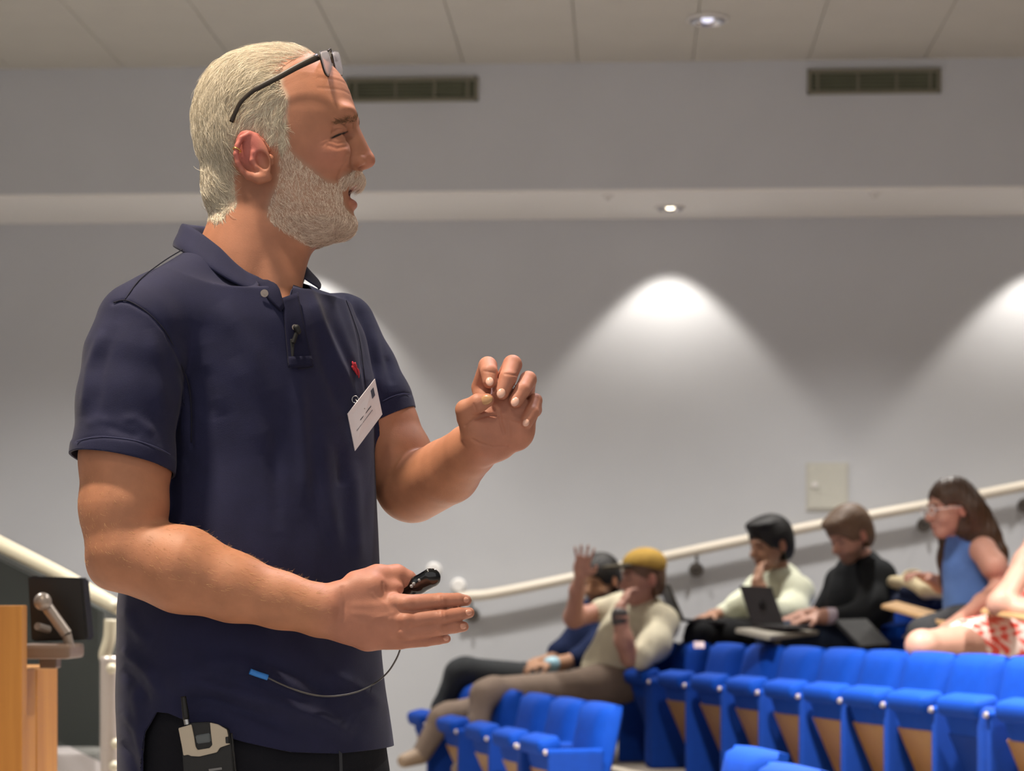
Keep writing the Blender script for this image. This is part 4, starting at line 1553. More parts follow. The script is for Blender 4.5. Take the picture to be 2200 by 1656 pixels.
bv, bf = body.mesh(2.4)
bv = smooth_mesh(bv, bf, 2, .4)
_m = bv.copy()
_m[:, 2] = -np.abs(_m[:, 2])
cx_, cy_ = proj(_m)
bn = normals(bv, bf)
dsp = np.zeros(len(bv))
near_face = (bv[:, 1] < 470) & (bv[:, 0] > 640) & (np.abs(bv[:, 2]) > 18)
for ln, amp, wd in [([(720, 294), (706, 296), (692, 300)], -1.3, 2.6), ([(718, 290), (704, 287), (692, 283)], -.9, 2.4), ([(717, 298), (704, 304), (694, 312)], -.9, 2.4), ([(712, 303), (726, 308), (741, 304)], -1.5, 3), ([(705, 312), (724, 318), (744, 314)], -1.6, 4),
                    ([(750, 338), (745, 352), (734, 368), (728, 384)], -4, 6), ([(738, 276), (728, 277), (714, 284)], -2.4, 2.6), ([(760, 262), (759, 272)], -2, 4)]:
    d_, al = poly_dist(cx_, cy_, ln, wd)
    dsp += amp * np.exp(-(d_ / wd) ** 2) * near_face
hpx, hpy = proj(bv)
lh = (bv[:, 0] > 960) & (bv[:, 1] > 700)
rh = (bv[:, 0] > 690) & (bv[:, 1] > 1150) & (bv[:, 2] < -240)
for msk, lines in ((lh, [([(1073, 884), (1076, 906), (1083, 930)], -3.2, 3), ([(1000, 914), (1018, 901), (1046, 892), (1064, 892)], -3.4, 3.2), ([(1050, 890), (1090, 897), (1120, 905)], -2.4, 3), ([(1092, 905), (1096, 940)], -1.8, 3), ([(1016, 944), (1030, 952), (1060, 960), (1090, 958)], -2, 3), ([(1040, 797), (1062, 800)], -1.5, 2), ([(1085, 803), (1110, 806)], -1.8, 2), ([(1018, 868), (1024, 884)], -1.4, 2)]),
                   (rh, [([(760, 1300), (815, 1298), (866, 1296)], 1.0, 8), ([(762, 1318), (815, 1326), (866, 1331)], 1.0, 8), ([(765, 1335), (815, 1350), (858, 1357)], .9, 8), ([(940, 1280), (942, 1300)], -1.3, 2), ([(948, 1282), (950, 1300)], -1.3, 2), ([(944, 1314), (946, 1334)], -1.3, 2), ([(952, 1314), (953, 1332)], -1.3, 2), ([(938, 1342), (940, 1358)], -1.2, 2), ([(800, 1276), (830, 1300), (842, 1320), (836, 1345)], .8, 4), ([(822, 1252), (824, 1270)], -1.5, 3), ([(780, 1348), (800, 1330), (845, 1316)], .6, 4), ([(735, 1262), (742, 1290), (738, 1330)], -1.4, 4)])):
    for ln, amp, wd in lines:
        d_, al = poly_dist(hpx, hpy, ln, wd)
        dsp += amp * np.exp(-(d_ / wd) ** 2) * msk * (bn[:, 2] < .2)
for y_ in (168, 190, 212):   # forehead lines
    dsp -= .5 * np.exp(-((bv[:, 1] - y_ - 4 * np.sin(bv[:, 2] * .03)) / 3.5) ** 2) * (bv[:, 0] > 690)
bv = bv + bn * dsp[:, None]
# skin tones that stay put: ruddy nose, cheeks and ears, lips, hands
bn = normals(bv, bf)


def blob(c, r):
    d = ((bv - np.array(c)) / np.array(r)) ** 2
    return np.exp(-d.sum(1))


skin = np.tile(np.array([.440, .195, .116]), (len(bv), 1))


def paint(mask, c):
    global skin
    skin = skin * (1 - mask[:, None]) + np.array(c) * mask[:, None]


paint(np.maximum(blob((790, 345, 0), (24, 24, 26)), np.maximum(blob((715, 350, -85), (50, 40, 50)), blob((715, 350, 85), (50, 40, 50)))) * .55, (.46, .17, .12))
for s in (-1, 1):
    paint(np.clip(blob((540, 333, s * 150), (42, 58, 34)) * 1.6, 0, 1) * .9, (.47, .14, .12))
    paint(blob((742, 296, s * 58), (20, 10, 22)) * .5, (.33, .13, .09))
ld_, _ = poly_dist(cx_, cy_, [(746, 283), (733, 287), (719, 293), (712, 296)], 1)
paint(np.exp(-(ld_ / 2.4) ** 2) * near_face * .9, (.07, .03, .02))
lipm = np.clip(np.maximum(blob((770, 401, 0), (13, 7, 28)), blob((758, 437, 0), (14, 10, 28))) * 1.4, 0, 1)
paint(lipm * .75, (.36, .12, .10))
mx_ = (bv[:, 0] - 760) * .96 + (bv[:, 1] - 417) * .28
my_ = -(bv[:, 0] - 760) * .28 + (bv[:, 1] - 417) * .96
inm = (np.abs(my_) < 9.5) & (np.abs(bv[:, 2]) < 26) & (bv[:, 0] < 772) & (bv[:, 0] > 722)
paint(inm * 1., (.10, .015, .012))
hand = np.maximum(np.clip((bv[:, 0] - 690) / 60, 0, 1) * (bv[:, 2] < -220) * (bv[:, 1] > 1150), np.clip((bv[:, 0] - 985) / 60, 0, 1) * (bv[:, 1] > 700))
paint(hand * .5, (.47, .20, .145))
tanned = np.clip((bv[:, 1] - 900) / 120, 0, 1) * (1 - hand)
paint(tanned * .5, (.50, .225, .118))
M_SKIN = mat('skin', (190, 130, 105), rough=.54, spec=.32, bump=.10, bscale=650, vcol=True, var=.10, vscale=38, sss=.12)

# --- scalp, beard: which skin carries hair (outlines as seen on the near side of his head, mirrored to the far side)
HAIR_POLY = [(690, 108), (664, 123), (632, 128), (606, 158), (609, 185), (620, 205), (617, 245), (616, 275), (621, 320), (604, 326), (594, 308), (575, 298), (555, 283), (532, 279), (508, 292), (499, 330), (503, 392), (510, 440), (470, 474), (443, 466), (420, 390), (390, 320), (385, 250), (395, 180), (440, 110), (520, 65), (620, 70), (690, 85)]
THIN_POLY = [(700, 90), (690, 112), (664, 127), (628, 130), (600, 156), (568, 148), (538, 128), (530, 100), (560, 80), (620, 80)]
BEARD_POLY = [(598, 322), (621, 318), (640, 336), (661, 354), (700, 386), (726, 390), (735, 376), (760, 366), (800, 366), (800, 392), (775, 398), (750, 400), (736, 410), (738, 430), (744, 446), (756, 460), (790, 462), (800, 500), (760, 515), (735, 524), (690, 534), (650, 522), (610, 496), (578, 474), (572, 450), (580, 422), (592, 395), (600, 360)]


def near_proj(v):
    m = v.copy()
    m[:, 2] = -np.abs(m[:, 2])
    return proj(m)


hx, hy = near_proj(bv)
headm = (bv[:, 1] < 545) & (bv[:, 0] < 810) & (bv[:, 0] > 390)
hair_m = headm & in_poly(hx, hy, HAIR_POLY)
beard_m = headm & in_poly(hx, hy, BEARD_POLY) & ~inm & (lipm < .45)
ear_zone = (np.abs(bv[:, 2]) > 118) & in_poly(hx, hy, [(500, 285), (530, 276), (560, 285), (585, 310), (592, 350), (584, 392), (555, 400), (525, 388), (503, 360)])
hair_m &= ~ear_zone
beard_m &= ~ear_zone
thin_m = hair_m & in_poly(hx, hy, THIN_POLY)
soft = smooth_mesh(np.repeat((hair_m & ~thin_m).astype(float)[:, None], 3, 1), bf, 6, .7)[:, 0]
paint(soft * .75, (.58, .47, .36))
soft = smooth_mesh(np.repeat(beard_m.astype(float)[:, None], 3, 1), bf, 10, .7)[:, 0]
paint(soft * .6, (.42, .30, .22))
body_o = man_part('body', bv, bf, M_SKIN, tint=skin)

for s in (-1, 1):
    S = Solid()
    S.ball((720, 303, s * 57), (20, 15, 25))
    v_, f_ = S.mesh(2)
    d = np.hypot((v_[:, 1] - 303), (v_[:, 2] - s * 54))
    t_ = np.where(((v_[:, 0] > 733) & (d < 10))[:, None], np.array([.03, .025, .02]), np.array([.16, .12, .10]))
    man_part('eye', v_, f_, mat('eye', (200, 190, 180), rough=.2, vcol=True), tint=t_)


for s in (-1, 1):
    pts = []
    for a, b in spline([(746, 283), (738, 285.5), (729, 289), (719, 293), (713, 296)], 16):
        d = np.hypot(cx_ - a, cy_ - b) + np.where((np.sign(bv[:, 2]) == s) & near_face, 0, 1e3)
        k_ = np.argsort(d)[:6]
        pts.append(bv[k_].mean(0))
    pts = np.array(pts)
    pts[1:-1] = (pts[:-2] + pts[1:-1] + pts[2:]) / 3
    link('eyelashes', tube_mesh('eyelashes', man_world(pts) - MLOC, np.interp(np.linspace(0, 1, 16), [0, .2, .7, 1], [.0006, .0014, .0012, .0003]), 8), man, mat('lash_brown', (38, 22, 16), rough=.7))


# --- strands of hair and beard
def flow_field(seeds):
    s = np.array([t[:2] for t in seeds], float)
    d = np.array([t[2:] for t in seeds], float)
    d /= np.linalg.norm(d, axis=1)[:, None]

    def f(u, v):
        w = 1 / (((u[:, None] - s[:, 0]) ** 2 + (v[:, None] - s[:, 1]) ** 2) + 60) ** 1.3
        r = w @ d
        return r / (np.linalg.norm(r, axis=1)[:, None] + 1e-9)
    return f


def strands(name, mask, n, length, flow, m, rad=.00012, lift=.25, clump=0., curl=.15, pts=6, side=0.):
    fm = mask[bf].all(1)
    fi = np.nonzero(fm)[0]
    a = bv[bf[fi]]
    area = np.linalg.norm(np.cross(a[:, 2] - a[:, 0], a[:, 3] - a[:, 1]), axis=1)
    pick = fi[np.searchsorted(np.cumsum(area) / area.sum(), rng.rand(n)).clip(0, len(fi) - 1)]
    w4 = rng.dirichlet((1, 1, 1, 1), n)
    p = (bv[bf[pick]] * w4[:, :, None]).sum(1)
    nn = (bn[bf[pick]] * w4[:, :, None]).sum(1)
    nn /= np.linalg.norm(nn, axis=1)[:, None]
    L = length(p) * (.7 + .6 * rng.rand(n))
    d2 = flow(p[:, 0], p[:, 1])
    t = np.stack([d2[:, 0], d2[:, 1], np.sign(p[:, 2]) * side * np.ones(n)], 1)
    jit = rng.randn(n, 3) * curl
    # strands of one lock lean the same way
    cell = (np.floor(p[:, 0] / 7) * 73 + np.floor(p[:, 1] / 9) * 37 + np.floor(p[:, 2] / 7) * 11).astype(int) % 997
    lock = np.random.RandomState(3).randn(997, 3)
    jit += lock[cell] * clump
    t = t + jit
    t -= nn * (t * nn).sum(1)[:, None]
    t /= np.linalg.norm(t, axis=1)[:, None] + 1e-9
    out = np.zeros((n, pts, 3))
    c = p - nn * .8
    out[:, 0] = c
    wav = rng.randn(n, 3) * curl * .5
    for i in range(1, pts):
        x = i / (pts - 1)
        d = t + nn * lift * (1 - 1.5 * x) + wav * math.sin(3 * x)
        d /= np.linalg.norm(d, axis=1)[:, None]
        c = c + d * (L / (pts - 1))[:, None]
        # stay outside the skull
        r = np.sqrt(((c[:, 0] - 592) / 173) ** 2 + ((c[:, 1] - 266) / 166) ** 2 + (c[:, 2] / 133) ** 2)
        out[:, i] = c
        d2 = flow(c[:, 0], c[:, 1])
        t2 = np.stack([d2[:, 0], d2[:, 1], np.sign(p[:, 2]) * side * np.ones(n)], 1) + jit
        g = np.stack([(c[:, 0] - 592) / 173 ** 2, (c[:, 1] - 266) / 166 ** 2, c[:, 2] / 133 ** 2], 1)
        g /= np.linalg.norm(g, axis=1)[:, None]
        nn = nn * .6 + g * .4
        nn /= np.linalg.norm(nn, axis=1)[:, None]
        t2 -= nn * (t2 * nn).sum(1)[:, None]
        t = t2 / (np.linalg.norm(t2, axis=1)[:, None] + 1e-9)
    hc = bpy.data.hair_curves.new(name)
    hc.add_curves([pts] * n)
    hc.attributes['position'].data.foreach_set('vector', (man_world(out.reshape(-1, 3)) - MLOC).astype(np.float32).ravel())
    r = np.linspace(1, .35, pts)[None, :] * (rad * (.7 + .6 * rng.rand(n)))[:, None]
    ra = hc.attributes.get('radius') or hc.attributes.new('radius', 'FLOAT', 'POINT')
    ra.data.foreach_set('value', r.astype(np.float32).ravel())
    return link(name, hc, man, m)


def hair_mat(name, a, b):
    m = bpy.data.materials.new(name)
    m.use_nodes = True
    nt = m.node_tree
    bs = nt.nodes['Principled BSDF']
    bs.inputs['Roughness'].default_value = .45
    bs.inputs['Specular IOR Level'].default_value = .4
    hi = nt.nodes.new('ShaderNodeHairInfo')
    r = nt.nodes.new('ShaderNodeValToRGB')
    r.color_ramp.elements[0].color = lin(*a)
    r.color_ramp.elements[1].color = lin(*b)
    nt.links.new(hi.outputs['Random'], r.inputs['Fac'])
    nt.links.new(r.outputs['Color'], bs.inputs['Base Color'])
    return m


M_HAIR = hair_mat('grey_hair', (180, 168, 146), (252, 243, 222))
M_BEARD = hair_mat('grey_beard', (180, 150, 128), (255, 240, 222))
M_BROW = hair_mat('brow_hair', (95, 62, 42), (170, 130, 95))
M_ARMHAIR = hair_mat('arm_hair', (170, 120, 70), (235, 200, 140))
hair_flow = flow_field([(680, 105, -1, .1), (640, 102, -1, -.05), (560, 95, -1, .25), (480, 125, -.7, .75), (430, 200, -.2, 1), (412, 300, .1, 1), (428, 390, .3, 1), (455, 440, .35, 1), (620, 150, -1, .2), (520, 180, -.55, .9), (470, 280, 0, 1), (500, 400, .1, 1), (600, 205, -1, .25), (560, 240, -1, .55), (600, 270, -.4, 1), (612, 310, .1, 1)])
beard_flow = flow_field([(610, 330, .1, 1), (640, 400, .25, 1), (700, 420, .3, 1), (745, 470, .3, 1), (600, 450, .35, 1), (690, 510, .8, .5), (770, 378, -.6, 1), (740, 385, -.55, 1), (760, 480, .2, 1)])
strands('hair', hair_m & ~thin_m, 26000, lambda p: np.where(p[:, 0] < 500, 44, np.where(p[:, 1] < 220, 40, 24)) * 1., hair_flow, M_HAIR, rad=.00022, lift=.42, clump=.27, curl=.15)
strands('hair', thin_m, 4200, lambda p: np.full(len(p), 40.), hair_flow, M_HAIR, rad=.00017, lift=.26, clump=.2, curl=.16)
strands('beard', beard_m, 20000, lambda p: np.where(p[:, 0] > 720, 21, 18) + np.where(p[:, 1] > 470, 5, 0) * 1., beard_flow, M_BEARD, rad=.00018, lift=.42, clump=.18, curl=.16, side=.1)
brow = headm & in_poly(hx, hy, [(716, 262), (735, 253), (757, 249), (768, 254), (764, 262), (745, 262), (720, 268)])
strands('eyebrow', brow, 700, lambda p: np.full(len(p), 13.), flow_field([(740, 255, -1, .15), (765, 250, -.6, -.5)]), M_BROW, rad=.00016, lift=.5, curl=.2)
armm = (bv[:, 2] < -240) & (bv[:, 1] > 1030) & (bv[:, 0] < 735) & (bv[:, 1] < 1400) & ((bn[:, 1] < .25)) & ((bv[:, 0] < 330) | (bv[:, 1] > 1130))
strands('arm_hair', armm, 1500, lambda p: np.full(len(p), 15.), flow_field([(300, 1100, .3, 1), (400, 1180, .9, .45), (600, 1260, 1, .2), (700, 1280, 1, .1)]), M_ARMHAIR, rad=.00009, lift=.55, curl=.35)


# --- fingernails
def nail(c, ax_, up, l, wd, tintc=(222, 176, 158)):
    """thin curved plate at c, long axis ax_, facing up"""
    ax_ = np.array(ax_, float) / np.linalg.norm(ax_)
    up = np.array(up, float)
    up -= ax_ * (up @ ax_)
    up /= np.linalg.norm(up)
    sd = np.cross(ax_, up)
    S = Solid()
    S.ball(c, (l, 5, wd), rot=[ax_, up, sd])
    v_, f_ = S.mesh(1.6)
    man_part('fingernail', v_, f_, mat('fingernail_%d' % tintc[2], tintc, rough=.25, spec=.5))


for fg, l, wd in ((LH[0], 11, 8.5), (LH[1], 11, 9), (LH[2], 11, 8.5), (LH[3], 9, 7)):
    a, b = np.array(q(*fg[3])[:3]), np.array(q(*fg[4])[:3])
    c = b + (b - a) * .1 + np.array([0, 0, -fg[4][3] + 1.5])
    nail(c, b - a, (0, -.15, -1), l, wd)
a, b = np.array(q(1028, 866, -198)), np.array(q(1047, 860, -202))
nail(b + np.array([-2, 0, -13.5]), b - a, (0, -.1, -1), 14, 10, (190, 146, 104))
for fg, l, wd in ((RH[0], 9, 8), (RH[1], 9, 8), (RH[2], 8.5, 7.5), (RH[3], 7.5, 6.5)):
    a, b = np.array(q(*fg[3])[:3]), np.array(q(*fg[4])[:3])
    nail(b + (a - b) * .12 + np.array([1, -1, -fg[4][3] + 2.2]), b - a, (.12, -.15, -1), l * .95, wd * .8, (206, 150, 128))

# ------------------------------------------------------------------ polo shirt
shirt = Solid()
shirt.add(torso(0, 640, 1790), (560, 1150, 0), 700, 0)
shirt.cone((468, 602, -48), q(304, 700, -225)[:3], 76, 92, 50)
shirt.cone((575, 632, 40), (712, 706, 212), 58, 80, 50)
shirt.cone((560, 640, -60), (600, 720, -70), 70, 90, 50)
shirt.ball((450, 610, 40), (80, 72, 90), 40)
shirt.chain([q(304, 712, -226, 93), q(286, 770, -238, 104), q(273, 860, -256, 106), q(265, 985, -276, 108), q(263, 1060, -284, 108)], 20)
shirt.chain([q(733, 705, 215, 76), q(772, 800, 195, 80), q(801, 870, 176, 85), q(822, 935, 165, 87)], 18)
sv, sf = shirt.mesh(3.2)
sv = smooth_mesh(sv, sf, 3, .5)


def plane_cut(p0, p1, p2, region, away):
    p0, p1, p2 = map(np.array, (p0, p1, p2))
    n = np.cross(p1 - p0, p2 - p0)
    n /= np.linalg.norm(n)
    if n @ (np.array(away) - p0) < 0:
        n = -n

    def g(v):
        val = (v - p0) @ n
        val = np.where(region(v), val, -50)
        return val, np.tile(n, (len(v), 1))
    return g


def hem_v(u):
    return np.interp(u, [200, 318, 332, 346, 372, 400, 440, 500, 560, 650, 740, 845, 900], [1770, 1770, 1700, 1560, 1518, 1520, 1535, 1560, 1578, 1600, 1608, 1604, 1600])


sn = normals(sv, sf)
spx, spy = proj(sv)
front = np.clip((-sn[:, 2] + .15) / .3, 0, 1)
disp = np.zeros(len(sv))
FOLDS = [  # outline seen in the photograph, height, width
    ([(658, 600), (690, 690), (730, 780), (770, 862)], 7, 10),
    ([(700, 620), (740, 730), (770, 800)], 5, 12), ([(760, 640), (785, 740), (790, 820)], -8, 11),
    ([(672, 690), (690, 760), (740, 900)], -5, 14),
    ([(420, 700), (450, 800), (480, 900)], 7, 24), ([(470, 640), (540, 760), (600, 900)], 6, 26),
    ([(500, 760), (530, 830), (550, 900), (575, 980)], 5, 24), ([(440, 780), (452, 850), (448, 910)], -4, 18),
    ([(640, 800), (650, 950), (655, 1100)], 6, 16), ([(690, 900), (700, 1050), (730, 1200)], 6, 18), ([(600, 880), (590, 1000), (600, 1150)], -5, 18),
    ([(760, 980), (765, 1100), (770, 1220)], 5, 14), ([(730, 950), (735, 1050)], -5, 12),
    ([(345, 1480), (430, 1468), (560, 1500), (690, 1545), (770, 1592)], 12, 18), ([(360, 1512), (450, 1502), (540, 1532), (640, 1575)], -8, 14), ([(420, 1420), (520, 1425), (600, 1460), (680, 1510)], 7, 18),
    ([(258, 1390), (285, 1415), (318, 1445), (345, 1490)], 9, 13), ([(255, 1435), (290, 1465), (325, 1515)], -7, 12), ([(300, 1450), (290, 1500), (300, 1550), (318, 1600)], 6, 12), ([(262, 1525), (295, 1570), (318, 1660)], 7, 11), ([(256, 1590), (282, 1625), (298, 1680)], -6, 10), ([(270, 1300), (285, 1345), (320, 1385)], 6, 14),
    ([(690, 1440), (760, 1470), (830, 1520)], 5, 14), ([(560, 1420), (640, 1450), (720, 1500)], -5, 14),
    # near sleeve
    ([(222, 700), (190, 790), (176, 900)], 5, 10), ([(250, 690), (215, 800), (205, 900)], -4, 12), ([(320, 700), (340, 800), (350, 900)], 5, 18),
    ([(255, 900), (290, 900), (335, 935)], 3.2, 11), ([(225, 912), (262, 928), (305, 940)], -3.2, 10), ([(180, 915), (210, 902), (240, 905)], 2.6, 11), ([(375, 800), (395, 880), (392, 960)], 6, 9),
    # far sleeve
    ([(800, 700), (815, 780), (812, 850)], 5, 10), ([(830, 760), (845, 830)], -4, 9),
]
for ln, amp, wd in FOLDS:
    d_, al = poly_dist(spx, spy, ln, wd)
    disp += amp * (.9 if ln[0][0] < 345 and ln[0][1] > 1300 else 1) * np.exp(-(d_ / wd) ** 2) * np.clip(np.sin(np.pi * np.clip(al, .03, .97)) * 1.6, 0, 1) * front
SEAMS = [([(242, 651), (262, 646), (280, 650), (319, 674), (355, 712), (380, 761), (404, 824), (411, 872), (412, 960)], 3.0, 4), ([(384, 538), (350, 560), (300, 600), (266, 645)], 2.2, 4), ([(745, 640), (772, 720), (782, 800), (790, 860)], 2.5, 4),
         ([(162, 948), (190, 941), (222, 938), (285, 945), (334, 960), (372, 980), (388, 992)], 2.6, 3.5), ([(820, 862), (840, 852), (866, 845), (884, 848)], 2.4, 3.5)]
for ln, amp, wd in SEAMS:
    d_, al = poly_dist(spx, spy, ln, wd)
    disp -= amp * np.exp(-(d_ / wd) ** 2) * front
# the sleeves end in a doubled band
band = poly_dist(spx, spy, [(158, 966), (222, 956), (285, 963), (334, 978), (384, 1006)], 10)[0]
disp += 3.0 * (1 / (1 + np.exp((band - 20) / 1.5))) * front
ph = sv[:, 0] * .031 + sv[:, 2] * .023
disp += 1.3 * np.sin(ph + .9 * np.sin(sv[:, 1] * .017)) * np.sin(sv[:, 1] * .013 + ph * .4)
sv = sv + sn * disp[:, None]
sv = smooth_mesh(sv, sf, 1, .4)

torso0 = torso(0, 640, 1790)
sn = normals(sv, sf)
sv, sf, sn = cut(sv, sf, plane_cut(q(161, 981, -272), q(367, 1019, -268), q(262, 976, -382), lambda v: (v[:, 1] > 880) & (v[:, 0] < 425) & (v[:, 2] < -120) & (torso0(v[:, 0], v[:, 1], v[:, 2]) > 9), q(262, 1200, -290)), sn)
sv, sf, sn = cut(sv, sf, plane_cut(q(892, 874, 170), q(815, 905, 120), q(850, 880, 60), lambda v: (v[:, 0] > 680) & (v[:, 1] > 760) & (v[:, 2] > 60) & (torso0(v[:, 0], v[:, 1], v[:, 2]) > 9), q(880, 1100, 120)), sn)


def hem(v):
    val = v[:, 1] - hem_v(v[:, 0])
    sl = (hem_v(v[:, 0] + 2) - hem_v(v[:, 0] - 2)) / 4
    g = np.stack([-np.clip(sl, -4, 4), np.ones(len(v)), np.zeros(len(v))], 1)
    return val, g


sv, sf, sn = cut(sv, sf, hem, sn)


# depth of the shirt front under a pixel
spx, spy = proj(sv)
NXG, NYG, CG = 260, 420, 4
zmap = np.full((NXG, NYG), 1e6)
gx_, gy_ = np.clip((spx / CG).astype(int), 0, NXG - 1), np.clip((spy / CG).astype(int), 0, NYG - 1)
np.minimum.at(zmap, (gx_, gy_), sv[:, 2])


def shirt_w(px, py):
    i, j = int(px / CG), int(py / CG)
    for r in range(1, 8):
        a = zmap[max(i - r, 0):i + r + 1, max(j - r, 0):j + r + 1]
        a = a[a < 1e5]
        if len(a) > 3:
            return float(np.median(a))
    return -150.


def neck_hole(v):
    # lying in the plane of the collar
    n = np.array([.47, -.86, -.28])
    n /= np.linalg.norm(n)
    val = (v - np.array((533, 575, 0))) @ n
    val = np.where((v[:, 1] < 720) & (np.hypot(v[:, 0] - 533, v[:, 2]) < 142), val, -50)
    return val, np.tile(n, (len(v), 1))


sv, sf, sn = cut(sv, sf, neck_hole, sn)
VPOLY = [(530, 520), (552, 592), (573, 608), (596, 614), (605, 634), (612, 662), (622, 640), (632, 606), (646, 584), (668, 560), (668, 530)]


def v_neck(v):
    px, py = proj(v)
    ins = in_poly(px, py, VPOLY) & (v[:, 2] < 150)
    d_, _ = poly_dist(px, py, VPOLY + VPOLY[:1], 1)
    val = np.where(ins, d_, -d_)
    val = np.where(v[:, 2] < 150, val, -50)
    h = .5
    gx = np.where(in_poly(px + h, py, VPOLY), 1, -1) * poly_dist(px + h, py, VPOLY + VPOLY[:1], 1)[0] - np.where(in_poly(px - h, py, VPOLY), 1, -1) * poly_dist(px - h, py, VPOLY + VPOLY[:1], 1)[0]
    gy = np.where(in_poly(px, py + h, VPOLY), 1, -1) * poly_dist(px, py + h, VPOLY + VPOLY[:1], 1)[0] - np.where(in_poly(px, py - h, VPOLY), 1, -1) * poly_dist(px, py - h, VPOLY + VPOLY[:1], 1)[0]
    return val, np.stack([gx, gy, np.zeros(len(v))], 1) + 1e-4


sv, sf, sn = cut(sv, sf, v_neck, sn)
M_SHIRT = mat('navy_pique', (31, 33, 63), rough=.8, spec=.25, bump=.22, bscale=1100, var=.10, vscale=35, sheen=.08)
shirt_o = man_part('polo_shirt', *shell(sv, sf, sn, 5), M_SHIRT)

def patch(name, edge_l, edge_r, nu, nv, off, m, th=.0016, parent=None, smooth_it=6):
    """cloth strip lying on the shirt between two pixel polylines"""
    a, b = spline(edge_l, nv), spline(edge_r, nv)
    px = a[:, None, 0] + (b - a)[:, None, 0] * np.linspace(0, 1, nu)[None, :]
    py = a[:, None, 1] + (b - a)[:, None, 1] * np.linspace(0, 1, nu)[None, :]
    w = np.array([[shirt_w(px[i, j], py[i, j]) for j in range(nu)] for i in range(nv)])
    for _ in range(smooth_it):
        p = np.pad(w, 1, mode='edge')
        w = (p[1:-1, 1:-1] * 2 + p[:-2, 1:-1] + p[2:, 1:-1] + p[1:-1, :-2] + p[1:-1, 2:]) / 6
    V = np.array([q(px[i, j], py[i, j], w[i, j] - off) for i in range(nv) for j in range(nu)])
    Fq = np.array([(i * nu + j, (i + 1) * nu + j, (i + 1) * nu + j + 1, i * nu + j + 1) for i in range(nv - 1) for j in range(nu - 1)])
    o = man_part(name, V, Fq, m, parent)
    s_ = o.modifiers.new('cloth', 'SOLIDIFY')
    s_.thickness = th
    s_.offset = 0
    return o


M_PLACKET = mat('navy_placket', (27, 28, 52), rough=.85, spec=.15, bump=.2, bscale=900, sheen=.05)
patch('placket', [(606, 640), (611, 690), (616, 740), (620, 788)], [(640, 628), (650, 680), (662, 735), (673, 785)], 8, 16, 6, M_PLACKET)
patch('placket', [(620, 766), (620, 790)], [(669, 764), (674, 787)], 8, 4, 8.5, M_PLACKET)
patch('placket', [(550, 600), (575, 640), (604, 668)], [(575, 602), (598, 616), (611, 660)], 6, 8, 7, M_PLACKET)

# collar: a ring of cloth that folds over
AL = [-66, -75, -90, -110, -135, -160, -180, -205, -225, -250, -270, -300, -325, -345, -370]
VT = [622, 613, 599, 552, 511, 490, 482, 476, 473, 476, 485, 515, 548, 574, 606]
VB = [655, 650, 639, 604, 561, 538, 529, 524, 523, 526, 535, 560, 584, 602, 630]
RT = [124, 126, 128, 130, 133, 136, 138, 136, 134, 132, 130, 128, 126, 124, 122]
RB = [150, 154, 160, 166, 166, 160, 152, 150, 150, 150, 150, 150, 152, 153, 154]
n_ = 90
ang = np.interp(np.linspace(0, 1, n_), np.linspace(0, 1, len(AL)), AL)


def cs_(y):
    yy = np.interp(np.linspace(0, 1, n_), np.linspace(0, 1, len(AL)), y)
    k = np.hanning(11)
    k /= k.sum()
    return np.convolve(np.pad(yy, 5, mode='edge'), k, 'valid')


vt, vb, rt, rb = cs_(VT), cs_(VB), cs_(RT), cs_(RB)
ca, sa = np.cos(np.radians(ang)), np.sin(np.radians(ang))
rows = []
for t_, (rr_, vv_) in enumerate([(rt - 12, vt + 46), (rt - 7, vt + 22), (rt - 3, vt + 4), (rt + 1, vt - 2), (rt + 6, vt + 2), (rt + (rb - rt) * .6, vt + (vb - vt) * .45), (rb + 2, vt + (vb - vt) * .8), (rb + 2, vb)]):
    rows.append(np.stack([533 + rr_ * ca, vv_, rr_ * sa], 1))
V = np.concatenate(rows)
Fq = np.array([(i * n_ + j, i * n_ + j + 1, (i + 1) * n_ + j + 1, (i + 1) * n_ + j) for i in range(len(rows) - 1) for j in range(n_ - 1)])
col_o = man_part('collar', V, Fq, M_SHIRT)
s_ = col_o.modifiers.new('cloth', 'SOLIDIFY')
s_.thickness = .0022
s_.offset = 0
b_ = col_o.modifiers.new('soft', 'SUBSURF')
b_.levels = b_.render_levels = 1


def disc(name, px, py, w, r, th, m, nrm=(.25, 0, -1), hole=True):
    c = Vector(man_world([q(px, py, w)])[0]) - man.location
    n = Vector((nrm[0], nrm[2], -nrm[1])).normalized()
    bm = bmesh.new()
    add_cyl(bm, c - n * th / 2, c + n * th / 2, r / SM, n=20)
    if hole:
        add_cyl(bm, c + n * th * .3, c + n * th * .6, r * .35 / SM, n=10)
    return link(name, bm_mesh(name, bm, True, 40), man, m)


